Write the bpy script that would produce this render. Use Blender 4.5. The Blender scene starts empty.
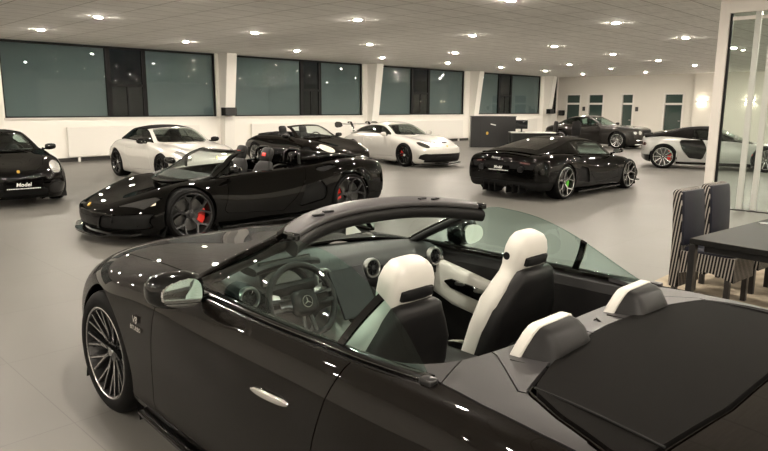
import bpy, bmesh, math, random
import numpy as np
from mathutils import Vector, Matrix
random.seed(7)
C = bpy.context.scene.collection
R_ = math.radians
PI = math.pi

# ------------------------------------------------------------------ tagging
def tag(o, label=None, cat=None, group=None, kind=None):
    if label: o['label'] = label
    if cat: o['category'] = cat
    if group: o['group'] = group
    if kind: o['kind'] = kind
    return o

def thing(name, label, cat, loc=(0, 0, 0), rz=0.0, group=None):
    o = bpy.data.objects.new(name, None)
    C.objects.link(o)
    o.location = loc
    o.rotation_euler = (0, 0, rz)
    o.empty_display_size = 0.2
    return tag(o, label, cat, group)

def copy_tree(o, parent=None):
    c = o.copy()
    C.objects.link(c)
    if parent is not None:
        c.parent = parent
    for ch in list(o.children):
        copy_tree(ch, c)
    return c

# ------------------------------------------------------------------ materials
MATS = {}
def pm(name, col, rough=0.5, metal=0.0, coat=0.0, spec=0.5, coat_rough=0.03, emit=None, es=0.0):
    m = bpy.data.materials.new(name)
    m.use_nodes = True
    b = m.node_tree.nodes['Principled BSDF']
    b.inputs['Base Color'].default_value = (*col, 1)
    b.inputs['Roughness'].default_value = rough
    b.inputs['Metallic'].default_value = metal
    b.inputs['Specular IOR Level'].default_value = spec
    b.inputs['Coat Weight'].default_value = coat
    b.inputs['Coat Roughness'].default_value = coat_rough
    if emit:
        b.inputs['Emission Color'].default_value = (*emit, 1)
        b.inputs['Emission Strength'].default_value = es
    MATS[name] = m
    return m

def add_bump(m, scale, strength, dist=0.01, detail=4, kind='noise'):
    nt = m.node_tree
    b = nt.nodes['Principled BSDF']
    tc = nt.nodes.new('ShaderNodeTexCoord')
    n = nt.nodes.new('ShaderNodeTexNoise')
    n.inputs['Scale'].default_value = scale
    n.inputs['Detail'].default_value = detail
    bu = nt.nodes.new('ShaderNodeBump')
    bu.inputs['Strength'].default_value = strength
    bu.inputs['Distance'].default_value = dist
    nt.links.new(tc.outputs['Object'], n.inputs['Vector'])
    nt.links.new(n.outputs['Fac'], bu.inputs['Height'])
    nt.links.new(bu.outputs['Normal'], b.inputs['Normal'])
    return m

def vary(m, scale, lo, hi, stretch=(1, 1, 1), detail=5):
    """noise driven colour between lo and hi"""
    nt = m.node_tree
    b = nt.nodes['Principled BSDF']
    tc = nt.nodes.new('ShaderNodeTexCoord')
    mp = nt.nodes.new('ShaderNodeMapping')
    mp.inputs['Scale'].default_value = stretch
    n = nt.nodes.new('ShaderNodeTexNoise')
    n.inputs['Scale'].default_value = scale
    n.inputs['Detail'].default_value = detail
    r = nt.nodes.new('ShaderNodeValToRGB')
    r.color_ramp.elements[0].position = 0.3
    r.color_ramp.elements[0].color = (*lo, 1)
    r.color_ramp.elements[1].position = 0.7
    r.color_ramp.elements[1].color = (*hi, 1)
    nt.links.new(tc.outputs['Object'], mp.inputs['Vector'])
    nt.links.new(mp.outputs['Vector'], n.inputs['Vector'])
    nt.links.new(n.outputs['Fac'], r.inputs['Fac'])
    nt.links.new(r.outputs['Color'], b.inputs['Base Color'])
    return m

def thin_glass(name, tint, refl=1.0, ior=1.5, rough=0.0):
    m = bpy.data.materials.new(name)
    m.use_nodes = True
    nt = m.node_tree
    nt.nodes.clear()
    out = nt.nodes.new('ShaderNodeOutputMaterial')
    tr = nt.nodes.new('ShaderNodeBsdfTransparent')
    tr.inputs['Color'].default_value = (*tint, 1)
    gl = nt.nodes.new('ShaderNodeBsdfGlossy')
    gl.inputs['Roughness'].default_value = rough
    gl.inputs['Color'].default_value = (refl, refl, refl, 1)
    fr = nt.nodes.new('ShaderNodeFresnel')
    geo = nt.nodes.new('ShaderNodeNewGeometry')
    io = nt.nodes.new('ShaderNodeMix')
    io.inputs['A'].default_value = ior; io.inputs['B'].default_value = 1.0 / ior
    nt.links.new(geo.outputs['Backfacing'], io.inputs['Factor'])
    nt.links.new(io.outputs['Result'], fr.inputs['IOR'])
    mx = nt.nodes.new('ShaderNodeMixShader')
    nt.links.new(fr.outputs['Fac'], mx.inputs['Fac'])
    nt.links.new(tr.outputs['BSDF'], mx.inputs[1])
    nt.links.new(gl.outputs['BSDF'], mx.inputs[2])
    nt.links.new(mx.outputs['Shader'], out.inputs['Surface'])
    MATS[name] = m
    return m

pm('paint_brown', (0.0036, 0.0027, 0.0021), 0.45, 0.0, 0.50, 0.02, 0.02)
pm('paint_black', (0.0012, 0.0011, 0.0010), 0.4, 0.0, 0.52, 0.0, 0.012)
pm('paint_dark_brown', (0.005, 0.004, 0.0032), 0.4, 0.0, 0.6, 0.0, 0.02)
pm('paint_gunmetal', (0.014, 0.012, 0.0105), 0.35, 0.3, 0.8, 0.2, 0.03)
pm('header_satin_lit', (0.050, 0.047, 0.049), 0.42, spec=0.4)  # paler copy of the deck satin: light caught by its orientation put into colour
pm('paint_white', (0.50, 0.488, 0.455), 0.3, 0.0, 1.0, 0.5, 0.03)
pm('paint_silver', (0.34, 0.34, 0.325), 0.32, 0.25, 1.0, 0.5, 0.03)
pm('gloss_black', (0.002, 0.002, 0.002), 0.12, 0.0, 0.3, 0.35)
pm('matte_black', (0.004, 0.004, 0.004), 0.7, spec=0.2)
pm('plastic_dark', (0.018, 0.018, 0.018), 0.5)
pm('rubber', (0.0022, 0.0022, 0.0022), 0.65, spec=0.12)
pm('rim_dark', (0.05, 0.05, 0.052), 0.28, 0.85, 0.3)
pm('rim_black', (0.012, 0.012, 0.012), 0.25, 0.3, 0.5)
pm('rim_silver', (0.55, 0.55, 0.54), 0.25, 0.95)
pm('rim_edge', (0.42, 0.42, 0.42), 0.2, 1.0)
pm('brake_steel', (0.09, 0.09, 0.088), 0.4, 0.9)
pm('chrome', (0.85, 0.84, 0.82), 0.08, 1.0)
pm('satin_metal', (0.55, 0.54, 0.52), 0.3, 1.0)
pm('caliper_red', (0.75, 0.018, 0.008), 0.3, 0.0, 0.6)
pm('caliper_green', (0.10, 0.55, 0.03), 0.3, 0.0, 0.6)
pm('caliper_grey', (0.12, 0.12, 0.12), 0.4, 0.3)
pm('soft_top_fabric', (0.0036, 0.0031, 0.0027), 0.85, spec=0.08)
add_bump(MATS['soft_top_fabric'], 420, 0.25, 0.002)
pm('deck_satin', (0.029, 0.0275, 0.0285), 0.42, spec=0.4)
add_bump(MATS['deck_satin'], 300, 0.06, 0.002)
pm('leather_black', (0.0062, 0.0058, 0.0058), 0.5, spec=0.25)
pm('leather_white', (0.52, 0.505, 0.465), 0.45)
add_bump(MATS['leather_white'], 160, 0.10, 0.003)
pm('leather_grey', (0.020, 0.021, 0.021), 0.55)
pm('screen_matte', (0.006, 0.007, 0.008), 0.45, spec=0.3)
pm('headlight_inner', (0.40, 0.40, 0.38), 0.25, 0.6, 1.0)
pm('headlight_pale', (0.66, 0.63, 0.56), 0.3, 0.0, 1.0)
pm('headlight_dark', (0.05, 0.05, 0.05), 0.1, 0.5, 1.0)
pm('lamp_red', (0.045, 0.002, 0.002), 0.12, 0.0, 1.0)
pm('amber_lens', (0.72, 0.66, 0.55), 0.15, 0.0, 1.0)
pm('screen_black', (0.006, 0.007, 0.008), 0.08, 0.0, 0.6)
pm('gold_badge', (0.70, 0.45, 0.10), 0.3, 0.8)
pm('white_lettering', (0.80, 0.80, 0.78), 0.5)
pm('mirror_silver', (0.85, 0.87, 0.86), 0.01, 1.0)
thin_glass('glass_car', (0.83, 0.91, 0.88), 1.0, 1.45)
thin_glass('glass_side', (0.58, 0.74, 0.69), 1.0, 1.5)
thin_glass('glass_dark', (0.16, 0.18, 0.17), 1.0, 1.5)
thin_glass('glass_room', (0.86, 0.91, 0.88), 0.62, 1.45)

# ------------------------------------------------------------------ plain geometry collector
class G:
    def __init__(s):
        s.v = []; s.f = []
    def add(s, vs, fs):
        n = len(s.v)
        s.v += [tuple(map(float, p)) for p in vs]
        s.f += [tuple(i + n for i in f) for f in fs]
        return s
    def box(s, c, d, rot=None):
        x, y, z = d[0] / 2, d[1] / 2, d[2] / 2
        vs = [(-x, -y, -z), (x, -y, -z), (x, y, -z), (-x, y, -z), (-x, -y, z), (x, -y, z), (x, y, z), (-x, y, z)]
        if rot is not None:
            M = rot if isinstance(rot, Matrix) else Matrix.Rotation(rot, 3, 'Z')
            vs = [M @ Vector(p) for p in vs]
        vs = [(p[0] + c[0], p[1] + c[1], p[2] + c[2]) for p in vs]
        return s.add(vs, [(0, 3, 2, 1), (4, 5, 6, 7), (0, 1, 5, 4), (1, 2, 6, 5), (2, 3, 7, 6), (3, 0, 4, 7)])
    def bx(s, x0, x1, y0, y1, z0, z1):
        return s.box(((x0 + x1) / 2, (y0 + y1) / 2, (z0 + z1) / 2), (abs(x1 - x0), abs(y1 - y0), abs(z1 - z0)))
    def prism(s, poly, fn0, fn1):
        """poly of 2D points, fn0/fn1 map a 2D point to 3D for the two caps"""
        n = len(poly)
        vs = [fn0(p) for p in poly] + [fn1(p) for p in poly]
        fs = [tuple(range(n - 1, -1, -1)), tuple(range(n, 2 * n))]
        fs += [(i, (i + 1) % n, n + (i + 1) % n, n + i) for i in range(n)]
        return s.add(vs, fs)
    def lathe(s, prof, n=32, axis='y', a0=0.0, a1=2 * PI, cap=False):
        """prof: (r, h) pairs"""
        full = abs(a1 - a0 - 2 * PI) < 1e-6
        m = n if full else n + 1
        vs = []
        for i in range(m):
            a = a0 + (a1 - a0) * i / n
            for r, h in prof:
                if axis == 'y': vs.append((r * math.cos(a), h, r * math.sin(a)))
                elif axis == 'z': vs.append((r * math.cos(a), r * math.sin(a), h))
                else: vs.append((h, r * math.cos(a), r * math.sin(a)))
        k = len(prof)
        fs = []
        for i in range(n):
            j = (i + 1) % m
            for q in range(k - 1):
                fs.append((i * k + q, j * k + q, j * k + q + 1, i * k + q + 1))
        if cap and not full:
            fs.append(tuple(range(k))); fs.append(tuple((m - 1) * k + q for q in range(k - 1, -1, -1)))
        return s.add(vs, fs)
    def tube(s, path, rad, n=8, flat=1.0, caps=True, up=(0, 0, 1)):
        path = [Vector(p) for p in path]
        rs = rad if isinstance(rad, (list, tuple)) else [rad] * len(path)
        rings = []
        for i, p in enumerate(path):
            t = (path[min(i + 1, len(path) - 1)] - path[max(i - 1, 0)]).normalized()
            u = Vector(up)
            a = t.cross(u)
            if a.length < 1e-4: a = t.cross(Vector((1, 0, 0)))
            a.normalize(); b = a.cross(t).normalized()
            rings.append([p + a * math.cos(q) * rs[i] + b * math.sin(q) * rs[i] * flat for q in [2 * PI * k / n for k in range(n)]])
        return s.rings(rings, caps)
    def rings(s, rings, caps=True, closed=False):
        n = len(rings[0])
        vs = [p for r in rings for p in r]
        fs = []
        m = len(rings)
        for i in range(m if closed else m - 1):
            j = (i + 1) % m
            for k in range(n):
                l = (k + 1) % n
                fs.append((i * n + k, i * n + l, j * n + l, j * n + k))
        if caps and not closed:
            fs.append(tuple(range(n - 1, -1, -1)))
            fs.append(tuple((m - 1) * n + k for k in range(n)))
        return s.add(vs, fs)
    def sloft(s, secs, n=20, caps=True):
        """secs: (centre, axis_a, axis_b, half_a, half_b, exponent): superellipse rings"""
        rings = []
        for c, a, b, ha, hb, e in secs:
            c, a, b = Vector(c), Vector(a).normalized(), Vector(b).normalized()
            ring = []
            for k in range(n):
                q = 2 * PI * (k + 0.5) / n
                cs, sn = math.cos(q), math.sin(q)
                ring.append(c + a * (ha * math.copysign(abs(cs) ** (2 / e), cs)) + b * (hb * math.copysign(abs(sn) ** (2 / e), sn)))
            rings.append(ring)
        return s.rings(rings, caps)
    def build(s, name, mat, parent=None, smooth=35, bevel=0.0, seg=2, weld=True):
        me = bpy.data.meshes.new(name)
        bm = bmesh.new()
        vs = [bm.verts.new(p) for p in s.v]
        for f in s.f:
            try: bm.faces.new([vs[i] for i in f])
            except ValueError: pass
        if weld: bmesh.ops.remove_doubles(bm, verts=bm.verts, dist=1e-5)
        bmesh.ops.recalc_face_normals(bm, faces=bm.faces)
        if bevel > 0:
            es = [e for e in bm.edges if len(e.link_faces) == 2 and e.calc_face_angle(0) > 0.6]
            bmesh.ops.bevel(bm, geom=es, offset=bevel, segments=seg, profile=0.5, affect='EDGES', clamp_overlap=True)
        bm.to_mesh(me); bm.free()
        if smooth:
            me.polygons.foreach_set('use_smooth', [True] * len(me.polygons))
            me.set_sharp_from_angle(angle=R_(smooth))
        me.materials.append(MATS[mat] if isinstance(mat, str) else mat)
        o = bpy.data.objects.new(name, me)
        C.objects.link(o)
        if parent is not None: o.parent = parent
        return o

def subsurf(o, lv=2):
    m = o.modifiers.new('s', 'SUBSURF'); m.levels = lv; m.render_levels = lv
    return o

def text_mesh(name, s, size, mat, parent, M, ext=0.002, bold=0.0, shear=0.0):
    """lettering as mesh; M is the 4x4 placing it (x right, y up, z out)"""
    cu = bpy.data.curves.new(name, 'FONT')
    cu.body = s; cu.size = size; cu.align_x = 'CENTER'; cu.align_y = 'CENTER'
    cu.extrude = ext; cu.offset = bold; cu.shear = shear; cu.resolution_u = 3
    t = bpy.data.objects.new(name, cu)
    C.objects.link(t)
    dg = bpy.context.evaluated_depsgraph_get()
    me = bpy.data.meshes.new_from_object(t.evaluated_get(dg))
    bpy.data.objects.remove(t)
    me.transform(M)
    me.materials.clear(); me.materials.append(MATS[mat])
    o = bpy.data.objects.new(name, me); C.objects.link(o)
    if parent is not None: o.parent = parent
    return o

def frame_M(origin, right, up):
    r = Vector(right).normalized(); u = Vector(up); u = (u - r * u.dot(r)).normalized(); n = r.cross(u)
    M = Matrix(((r.x, u.x, n.x, origin[0]), (r.y, u.y, n.y, origin[1]), (r.z, u.z, n.z, origin[2]), (0, 0, 0, 1)))
    return M

# ------------------------------------------------------------------ spline surfaces
def nat_spline_matrix(t, s):
    """matrix mapping knot values at t to natural cubic spline values at s"""
    t = np.asarray(t, float); s = np.asarray(s, float); n = len(t)
    h = np.diff(t)
    A = np.zeros((n, n)); B = np.zeros((n, n)); A[0, 0] = A[-1, -1] = 1
    for i in range(1, n - 1):
        A[i, i - 1] = h[i - 1]; A[i, i] = 2 * (h[i - 1] + h[i]); A[i, i + 1] = h[i]
        B[i, i - 1] = 6 / h[i - 1]; B[i, i] = -6 / h[i - 1] - 6 / h[i]; B[i, i + 1] = 6 / h[i]
    K = np.linalg.solve(A, B)
    M = np.zeros((len(s), n))
    for r, x in enumerate(s):
        i = min(max(np.searchsorted(t, x) - 1, 0), n - 2)
        a = (t[i + 1] - x) / h[i]; b = 1 - a
        M[r, i] += a; M[r, i + 1] += b
        M[r] += ((a ** 3 - a) * K[i] + (b ** 3 - b) * K[i + 1]) * h[i] ** 2 / 6
    return M

def curve(pts, n):
    """smooth curve through pts (list of tuples), n samples"""
    P = np.array(pts, float)
    d = np.linalg.norm(np.diff(P, axis=0), axis=1) ** 0.5
    t = np.concatenate([[0], np.cumsum(np.maximum(d, 1e-4))])
    return nat_spline_matrix(t, np.linspace(0, t[-1], n)) @ P

class M:
    """mesh with smooth normals: V columns x y z nx ny nz u v"""
    def __init__(s, V, F): s.V = V; s.F = F
    @property
    def P(s): return s.V[:, :3]
    def copy(s): return M(s.V.copy(), list(s.F))
    def clip(s, val):
        """keep the part where val < 0"""
        val = np.asarray(val)
        V = s.V; new = []; nn = len(V); cache = {}; F = []
        pos = val > 0
        pl = pos.tolist(); vl = val.tolist()
        for f in s.F:
            k = sum(pl[i] for i in f)
            if k == 0: F.append(f); continue
            if k == len(f): continue
            out = []
            m = len(f)
            for q in range(m):
                a, b = f[q], f[(q + 1) % m]
                if not pl[a]: out.append(a)
                if pl[a] != pl[b]:
                    key = (a, b) if a < b else (b, a)
                    if key not in cache:
                        t = vl[key[0]] / (vl[key[0]] - vl[key[1]])
                        cache[key] = nn + len(new)
                        new.append(V[key[0]] * (1 - t) + V[key[1]] * t)
                    out.append(cache[key])
            if len(out) > 2: F.append(tuple(out))
        if new: V = np.vstack([V, np.array(new)])
        return M(V, F).pack()
    def pack(s):
        used = sorted({i for f in s.F for i in f})
        mp = {a: i for i, a in enumerate(used)}
        return M(s.V[used] if used else s.V[:0], [tuple(mp[i] for i in f) for f in s.F])
    def cut(s, fn, gap=0.004):
        v = fn(s.V)
        return s.clip(v + gap / 2), s.clip(gap / 2 - v)
    def remove(s, fn): return s.clip(-fn(s.V))
    def keep(s, fn): return s.clip(fn(s.V))
    def offset(s, d):
        V = s.V.copy(); V[:, :3] += V[:, 3:6] * d
        return M(V, s.F)
    def build(s, name, mat, parent=None, rim=0.012):
        V = s.V; F = s.F
        n = len(V)
        cnt = {}
        for f in F:
            for q in range(len(f)):
                a, b = f[q], f[(q + 1) % len(f)]
                cnt[(a, b)] = cnt.get((a, b), 0) + 1
        be = [(a, b) for (a, b) in cnt if (b, a) not in cnt]
        co = V[:, :3].tolist(); nr = V[:, 3:6].tolist()
        faces = list(F); loopn = [nr[i] for f in F for i in f]
        if rim and be:
            for a, b in be:
                A, B = V[a, :3], V[b, :3]
                if np.linalg.norm(A - B) < 1e-5: continue
                A2, B2 = A - V[a, 3:6] * rim, B - V[b, 3:6] * rim
                e = B - A; fnrm = np.cross(e, V[a, 3:6]); fnrm = fnrm / (np.linalg.norm(fnrm) + 1e-9)
                k = len(co)
                co += [A.tolist(), B.tolist(), B2.tolist(), A2.tolist()]
                faces.append((k + 1, k, k + 3, k + 2))
                loopn += [fnrm.tolist()] * 4
        me = bpy.data.meshes.new(name)
        me.from_pydata(co, [], faces)
        me.polygons.foreach_set('use_smooth', [True] * len(me.polygons))
        if len(me.loops) == len(loopn):
            me.normals_split_custom_set(loopn)
        me.materials.append(MATS[mat] if isinstance(mat, str) else mat)
        o = bpy.data.objects.new(name, me); C.objects.link(o)
        if parent is not None: o.parent = parent
        return o

def grid_mesh(Pg, flip=False):
    """Pg: nu x nv x 3"""
    nu, nv = Pg.shape[:2]
    du = np.gradient(Pg, axis=0); dv = np.gradient(Pg, axis=1)
    N = np.cross(du, dv)
    L = np.linalg.norm(N, axis=2, keepdims=True)
    N = N / np.maximum(L, 1e-12)
    # repair degenerate normals from neighbours
    bad = L[..., 0] < 1e-10
    if bad.any():
        for i, j in np.argwhere(bad):
            i2 = min(max(i, 1), nu - 2); j2 = min(max(j, 1), nv - 2)
            N[i, j] = N[i2, j2]
    if flip: N = -N
    uu, vv = np.meshgrid(np.linspace(0, 1, nu), np.linspace(0, 1, nv), indexing='ij')
    V = np.concatenate([Pg, N, uu[..., None], vv[..., None]], axis=2).reshape(-1, 8)
    F = []
    for i in range(nu - 1):
        for j in range(nv - 1):
            q = (i * nv + j, (i + 1) * nv + j, (i + 1) * nv + j + 1, i * nv + j + 1)
            F.append(q[::-1] if flip else q)
    return M(V, F)

# signed distance helpers (negative inside)
def poly_sdf(p, poly):
    poly = np.asarray(poly, float)
    a = poly; b = np.roll(poly, -1, axis=0)
    d = np.full(len(p), 1e9); ins = np.zeros(len(p), bool)
    for A, B in zip(a, b):
        e = B - A; w = p - A
        t = np.clip((w @ e) / (e @ e + 1e-12), 0, 1)
        d = np.minimum(d, np.linalg.norm(w - t[:, None] * e, axis=1))
        c = (A[1] > p[:, 1]) != (B[1] > p[:, 1])
        with np.errstate(divide='ignore', invalid='ignore'):
            xi = (B[0] - A[0]) * (p[:, 1] - A[1]) / (B[1] - A[1]) + A[0]
        ins ^= c & (p[:, 0] < xi)
    return np.where(ins, -d, d)

def chaikin(poly, it=2):
    P = np.asarray(poly, float)
    for _ in range(it):
        Q = np.roll(P, -1, axis=0)
        P = np.stack([0.75 * P + 0.25 * Q, 0.25 * P + 0.75 * Q], 1).reshape(-1, 2)
    return P

def mx(*fs): return lambda V: np.maximum.reduce([f(V) for f in fs])
def mn(*fs): return lambda V: np.minimum.reduce([f(V) for f in fs])
def neg(f): return lambda V: -f(V)
def xz(poly, rnd=0):
    q = chaikin(poly, rnd) if rnd else np.asarray(poly, float)
    return lambda V: poly_sdf(V[:, [0, 2]], q)
def xy(poly, rnd=0, ab=False):
    q = chaikin(poly, rnd) if rnd else np.asarray(poly, float)
    if ab: return lambda V: poly_sdf(np.stack([V[:, 0], np.abs(V[:, 1])], 1), q)
    return lambda V: poly_sdf(V[:, [0, 1]], q)
def yz(poly, rnd=0, ab=False):
    q = chaikin(poly, rnd) if rnd else np.asarray(poly, float)
    if ab: return lambda V: poly_sdf(np.stack([np.abs(V[:, 1]), V[:, 2]], 1), q)
    return lambda V: poly_sdf(V[:, [1, 2]], q)
def above(ax, v): return lambda V: v - V[:, ax]      # inside where coord > v
def below(ax, v): return lambda V: V[:, ax] - v
def side(s, y0=0.0): return lambda V: y0 - s * V[:, 1]   # inside where s*y > y0
def absy(y0): return lambda V: y0 - np.abs(V[:, 1])
def circ(cx, cz, r): return lambda V: np.hypot(V[:, 0] - cx, V[:, 2] - cz) - r

def mirror_poly(half):
    """half outline from y>=0 side (x,y) -> closed polygon symmetric in y"""
    h = [tuple(p) for p in half]
    return h + [(x, -y) for x, y in reversed(h) if abs(y) > 1e-6]

def body_surface(stn, mu=110, mv=34, bowf=0.3, bowr=0.2, bexp=2.6, xf=0.0, xr=-2.6, wref=0.95, dense=0.5):
    """stations: (x, zc, zcr, ycr, zsh, ysh, zmx, ymx, zsl, ysl[, h7]) front to rear -> full-width shell"""
    rows = []
    for st in stn:
        x, zc, zcr, ycr, zsh, ysh, zmx, ymx, zsl, ysl = st[:10]
        h7 = st[10] if len(st) > 10 else 0.0
        half = [(0.0, zsl), (ysl * 0.6, zsl), (ysl, zsl), (ysl * 0.3 + ymx * 0.7, zsl * 0.62 + zmx * 0.38), (ymx, zmx),
                (ysh, zsh), (ycr, zcr), (ycr * 0.5, zc * 0.72 + zcr * 0.28 + h7), (0.0, zc)]
        full = [(-y, z) for y, z in half[:-1]] + [half[-1]] + [(y, z) for y, z in reversed(half[:-1])]
        row = []
        for y, z in full:
            k = (abs(y) / wref) ** bexp
            ff = min(max((x - xf) / 0.9 + 0.35, 0), 1); rr = min(max((xr - x) / 0.8 + 0.25, 0), 1)
            row.append((x - bowf * k * ff + bowr * k * rr, y, z))
        rows.append(row)
    P = np.array(rows)
    caps = []
    for k, dx in ((0, .004), (-1, -.004)):
        r = P[k].copy(); zm = r[:, 2].mean(); r[:, 2] = zm + (r[:, 2] - zm) * .02; r[:, 0] += dx; r[:, 1] *= .97
        caps.append(r)
    P = np.concatenate([caps[0][None], P, caps[1][None]])
    xs = P[:, 8, 0]
    d = np.linalg.norm(np.diff(P[:, 8], axis=0), axis=1) + 0.3 * np.linalg.norm(np.diff(P[:, 4], axis=0), axis=1)
    tu = np.concatenate([[0], np.cumsum(d ** 0.6)])
    dv = np.linalg.norm(np.diff(P, axis=1), axis=2).mean(0)
    tv = np.concatenate([[0], np.cumsum(dv ** 0.6)])
    Mu = nat_spline_matrix(tu, np.linspace(0, tu[-1], mu))
    # make sure y=0 is a column: sample symmetric
    half = np.linspace(0, tv[8], mv + 1)
    sv = np.concatenate([half, tv[-1] - half[-2::-1]])
    Mv = nat_spline_matrix(tv, sv)
    Pg = np.einsum('ai,ijk,bj->abk', Mu, P, Mv)
    return grid_mesh(Pg, flip=False)

def interp_rows(pts, m):
    P = np.array(pts, float)
    t = np.linspace(0, 1, len(P))
    return nat_spline_matrix(t, np.linspace(0, 1, m)) @ P

def top_patch(cen, rail, mu=60, mv=12, crown=0.5):
    """cen: (x,z) list, rail: (x,y,z) list; full-width dome from rail over the centre to the other rail"""
    c = interp_rows([(x, 0, z) for x, z in cen], mu); r = interp_rows(rail, mu)
    rows = []
    for i in range(mu):
        row = []
        for j in range(2 * mv + 1):
            s = (j / mv) - 1.0            # -1 .. 1
            a = abs(s)
            k = 1 - a ** 2.4              # crown profile
            w = np.array([r[i][0] * (1 - k) + c[i][0] * k, r[i][1] * s, r[i][2] * (1 - k) + c[i][2] * k])
            row.append(w)
        rows.append(row)
    return grid_mesh(np.array(rows), flip=False)

def side_patch(rail, belt, mu=60, mv=10, bulge=0.018):
    r = interp_rows(rail, mu); b = interp_rows(belt, mu)
    rows = []
    for i in range(mu):
        row = []
        for j in range(mv + 1):
            t = j / mv
            p = b[i] * (1 - t) + r[i] * t
            p = p + np.array([0, bulge * 4 * t * (1 - t), 0])
            row.append(p)
        rows.append(row)
    return grid_mesh(np.array(rows), flip=True)
def flip_y(m):
    V = m.V.copy(); V[:, 1] *= -1; V[:, 4] *= -1
    return M(V, [f[::-1] for f in m.F])

def orient(m, ref=(0, 0, 1)):
    """flip a patch when its mean normal disagrees with ref"""
    if float(np.mean(m.V[:, 3:6] @ np.array(ref))) < 0:
        V = m.V.copy(); V[:, 3:6] *= -1
        return M(V, [f[::-1] for f in m.F])
    return m
def outward(m):
    """flip so that normals point away from the car's long axis"""
    c = np.stack([m.V[:, 0] * 0, m.V[:, 1], m.V[:, 2] - 0.5], 1)
    if float(np.mean(np.sum(c * m.V[:, 3:6], 1))) < 0:
        V = m.V.copy(); V[:, 3:6] *= -1
        return M(V, [f[::-1] for f in m.F])
    return m
# ------------------------------------------------------------------ wheels
WCACHE = {}
def beam(g, pts, th, a):
    """spoke leg: pts (r, t, y, halfwidth), thickness th, spun to angle a"""
    er = np.array([math.cos(a), 0, math.sin(a)]); et = np.array([-math.sin(a), 0, math.cos(a)]); ey = np.array([0, 1, 0])
    rings = []
    for r, t, y, w in pts:
        c = er * r + et * t + ey * y
        rings.append([c - et * w * 1.15 - ey * th, c - et * w, c + et * w, c + et * w * 1.15 - ey * th])
    g.rings([[tuple(p) for p in r] for r in rings], True)

def spoke_legs(style, rr):
    """list of (angle, [(r, t, y, w)]) """
    L = []
    if style == 'multi':
        for k in range(10):
            a = 2 * PI * k / 10 + 0.1
            L.append((a, [(0.055, 0, -0.050, 0.011), (rr * 0.45, 0.004, -0.042, 0.009), (rr - 0.018, 0.038, -0.010, 0.0065)]))
            L.append((a, [(0.055, 0, -0.050, 0.011), (rr * 0.45, -0.004, -0.042, 0.009), (rr - 0.018, -0.038, -0.010, 0.0065)]))
    elif style == 'y5':
        for k in range(5):
            a = 2 * PI * k / 5 + PI / 2
            L.append((a, [(0.04, 0, -0.055, 0.022), (rr * 0.58, 0, -0.035, 0.017)]))
            for s in (1, -1):
                L.append((a, [(rr * 0.55, s * 0.004, -0.036, 0.015), (rr * 0.80, s * 0.058, -0.022, 0.013), (rr - 0.016, s * 0.085, -0.008, 0.012)]))
                L.append((a, [(rr * 0.80, s * 0.058, -0.022, 0.011), (rr * 0.88, s * 0.118, -0.018, 0.008)]))
    elif style == 'twin5':
        for k in range(5):
            a = 2 * PI * k / 5 + PI / 2
            for s in (1, -1):
                L.append((a, [(0.045, s * 0.012, -0.055, 0.014), (rr * 0.55, s * 0.030, -0.04, 0.012), (rr - 0.016, s * 0.052, -0.010, 0.014)]))
    elif style == 'v5':
        for k in range(5):
            a = 2 * PI * k / 5 + PI / 2
            for s in (1, -1):
                L.append((a, [(0.045, s * 0.016, -0.05, 0.017), (rr * 0.5, s * 0.042, -0.04, 0.017), (rr - 0.016, s * 0.082, -0.010, 0.021)]))
    elif style == 'ten':
        for k in range(10):
            a = 2 * PI * k / 10 + PI / 2
            L.append((a, [(0.045, 0, -0.06, 0.013), (rr * 0.5, 0, -0.05, 0.011), (rr - 0.016, 0, -0.012, 0.012)]))
    return L

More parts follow.
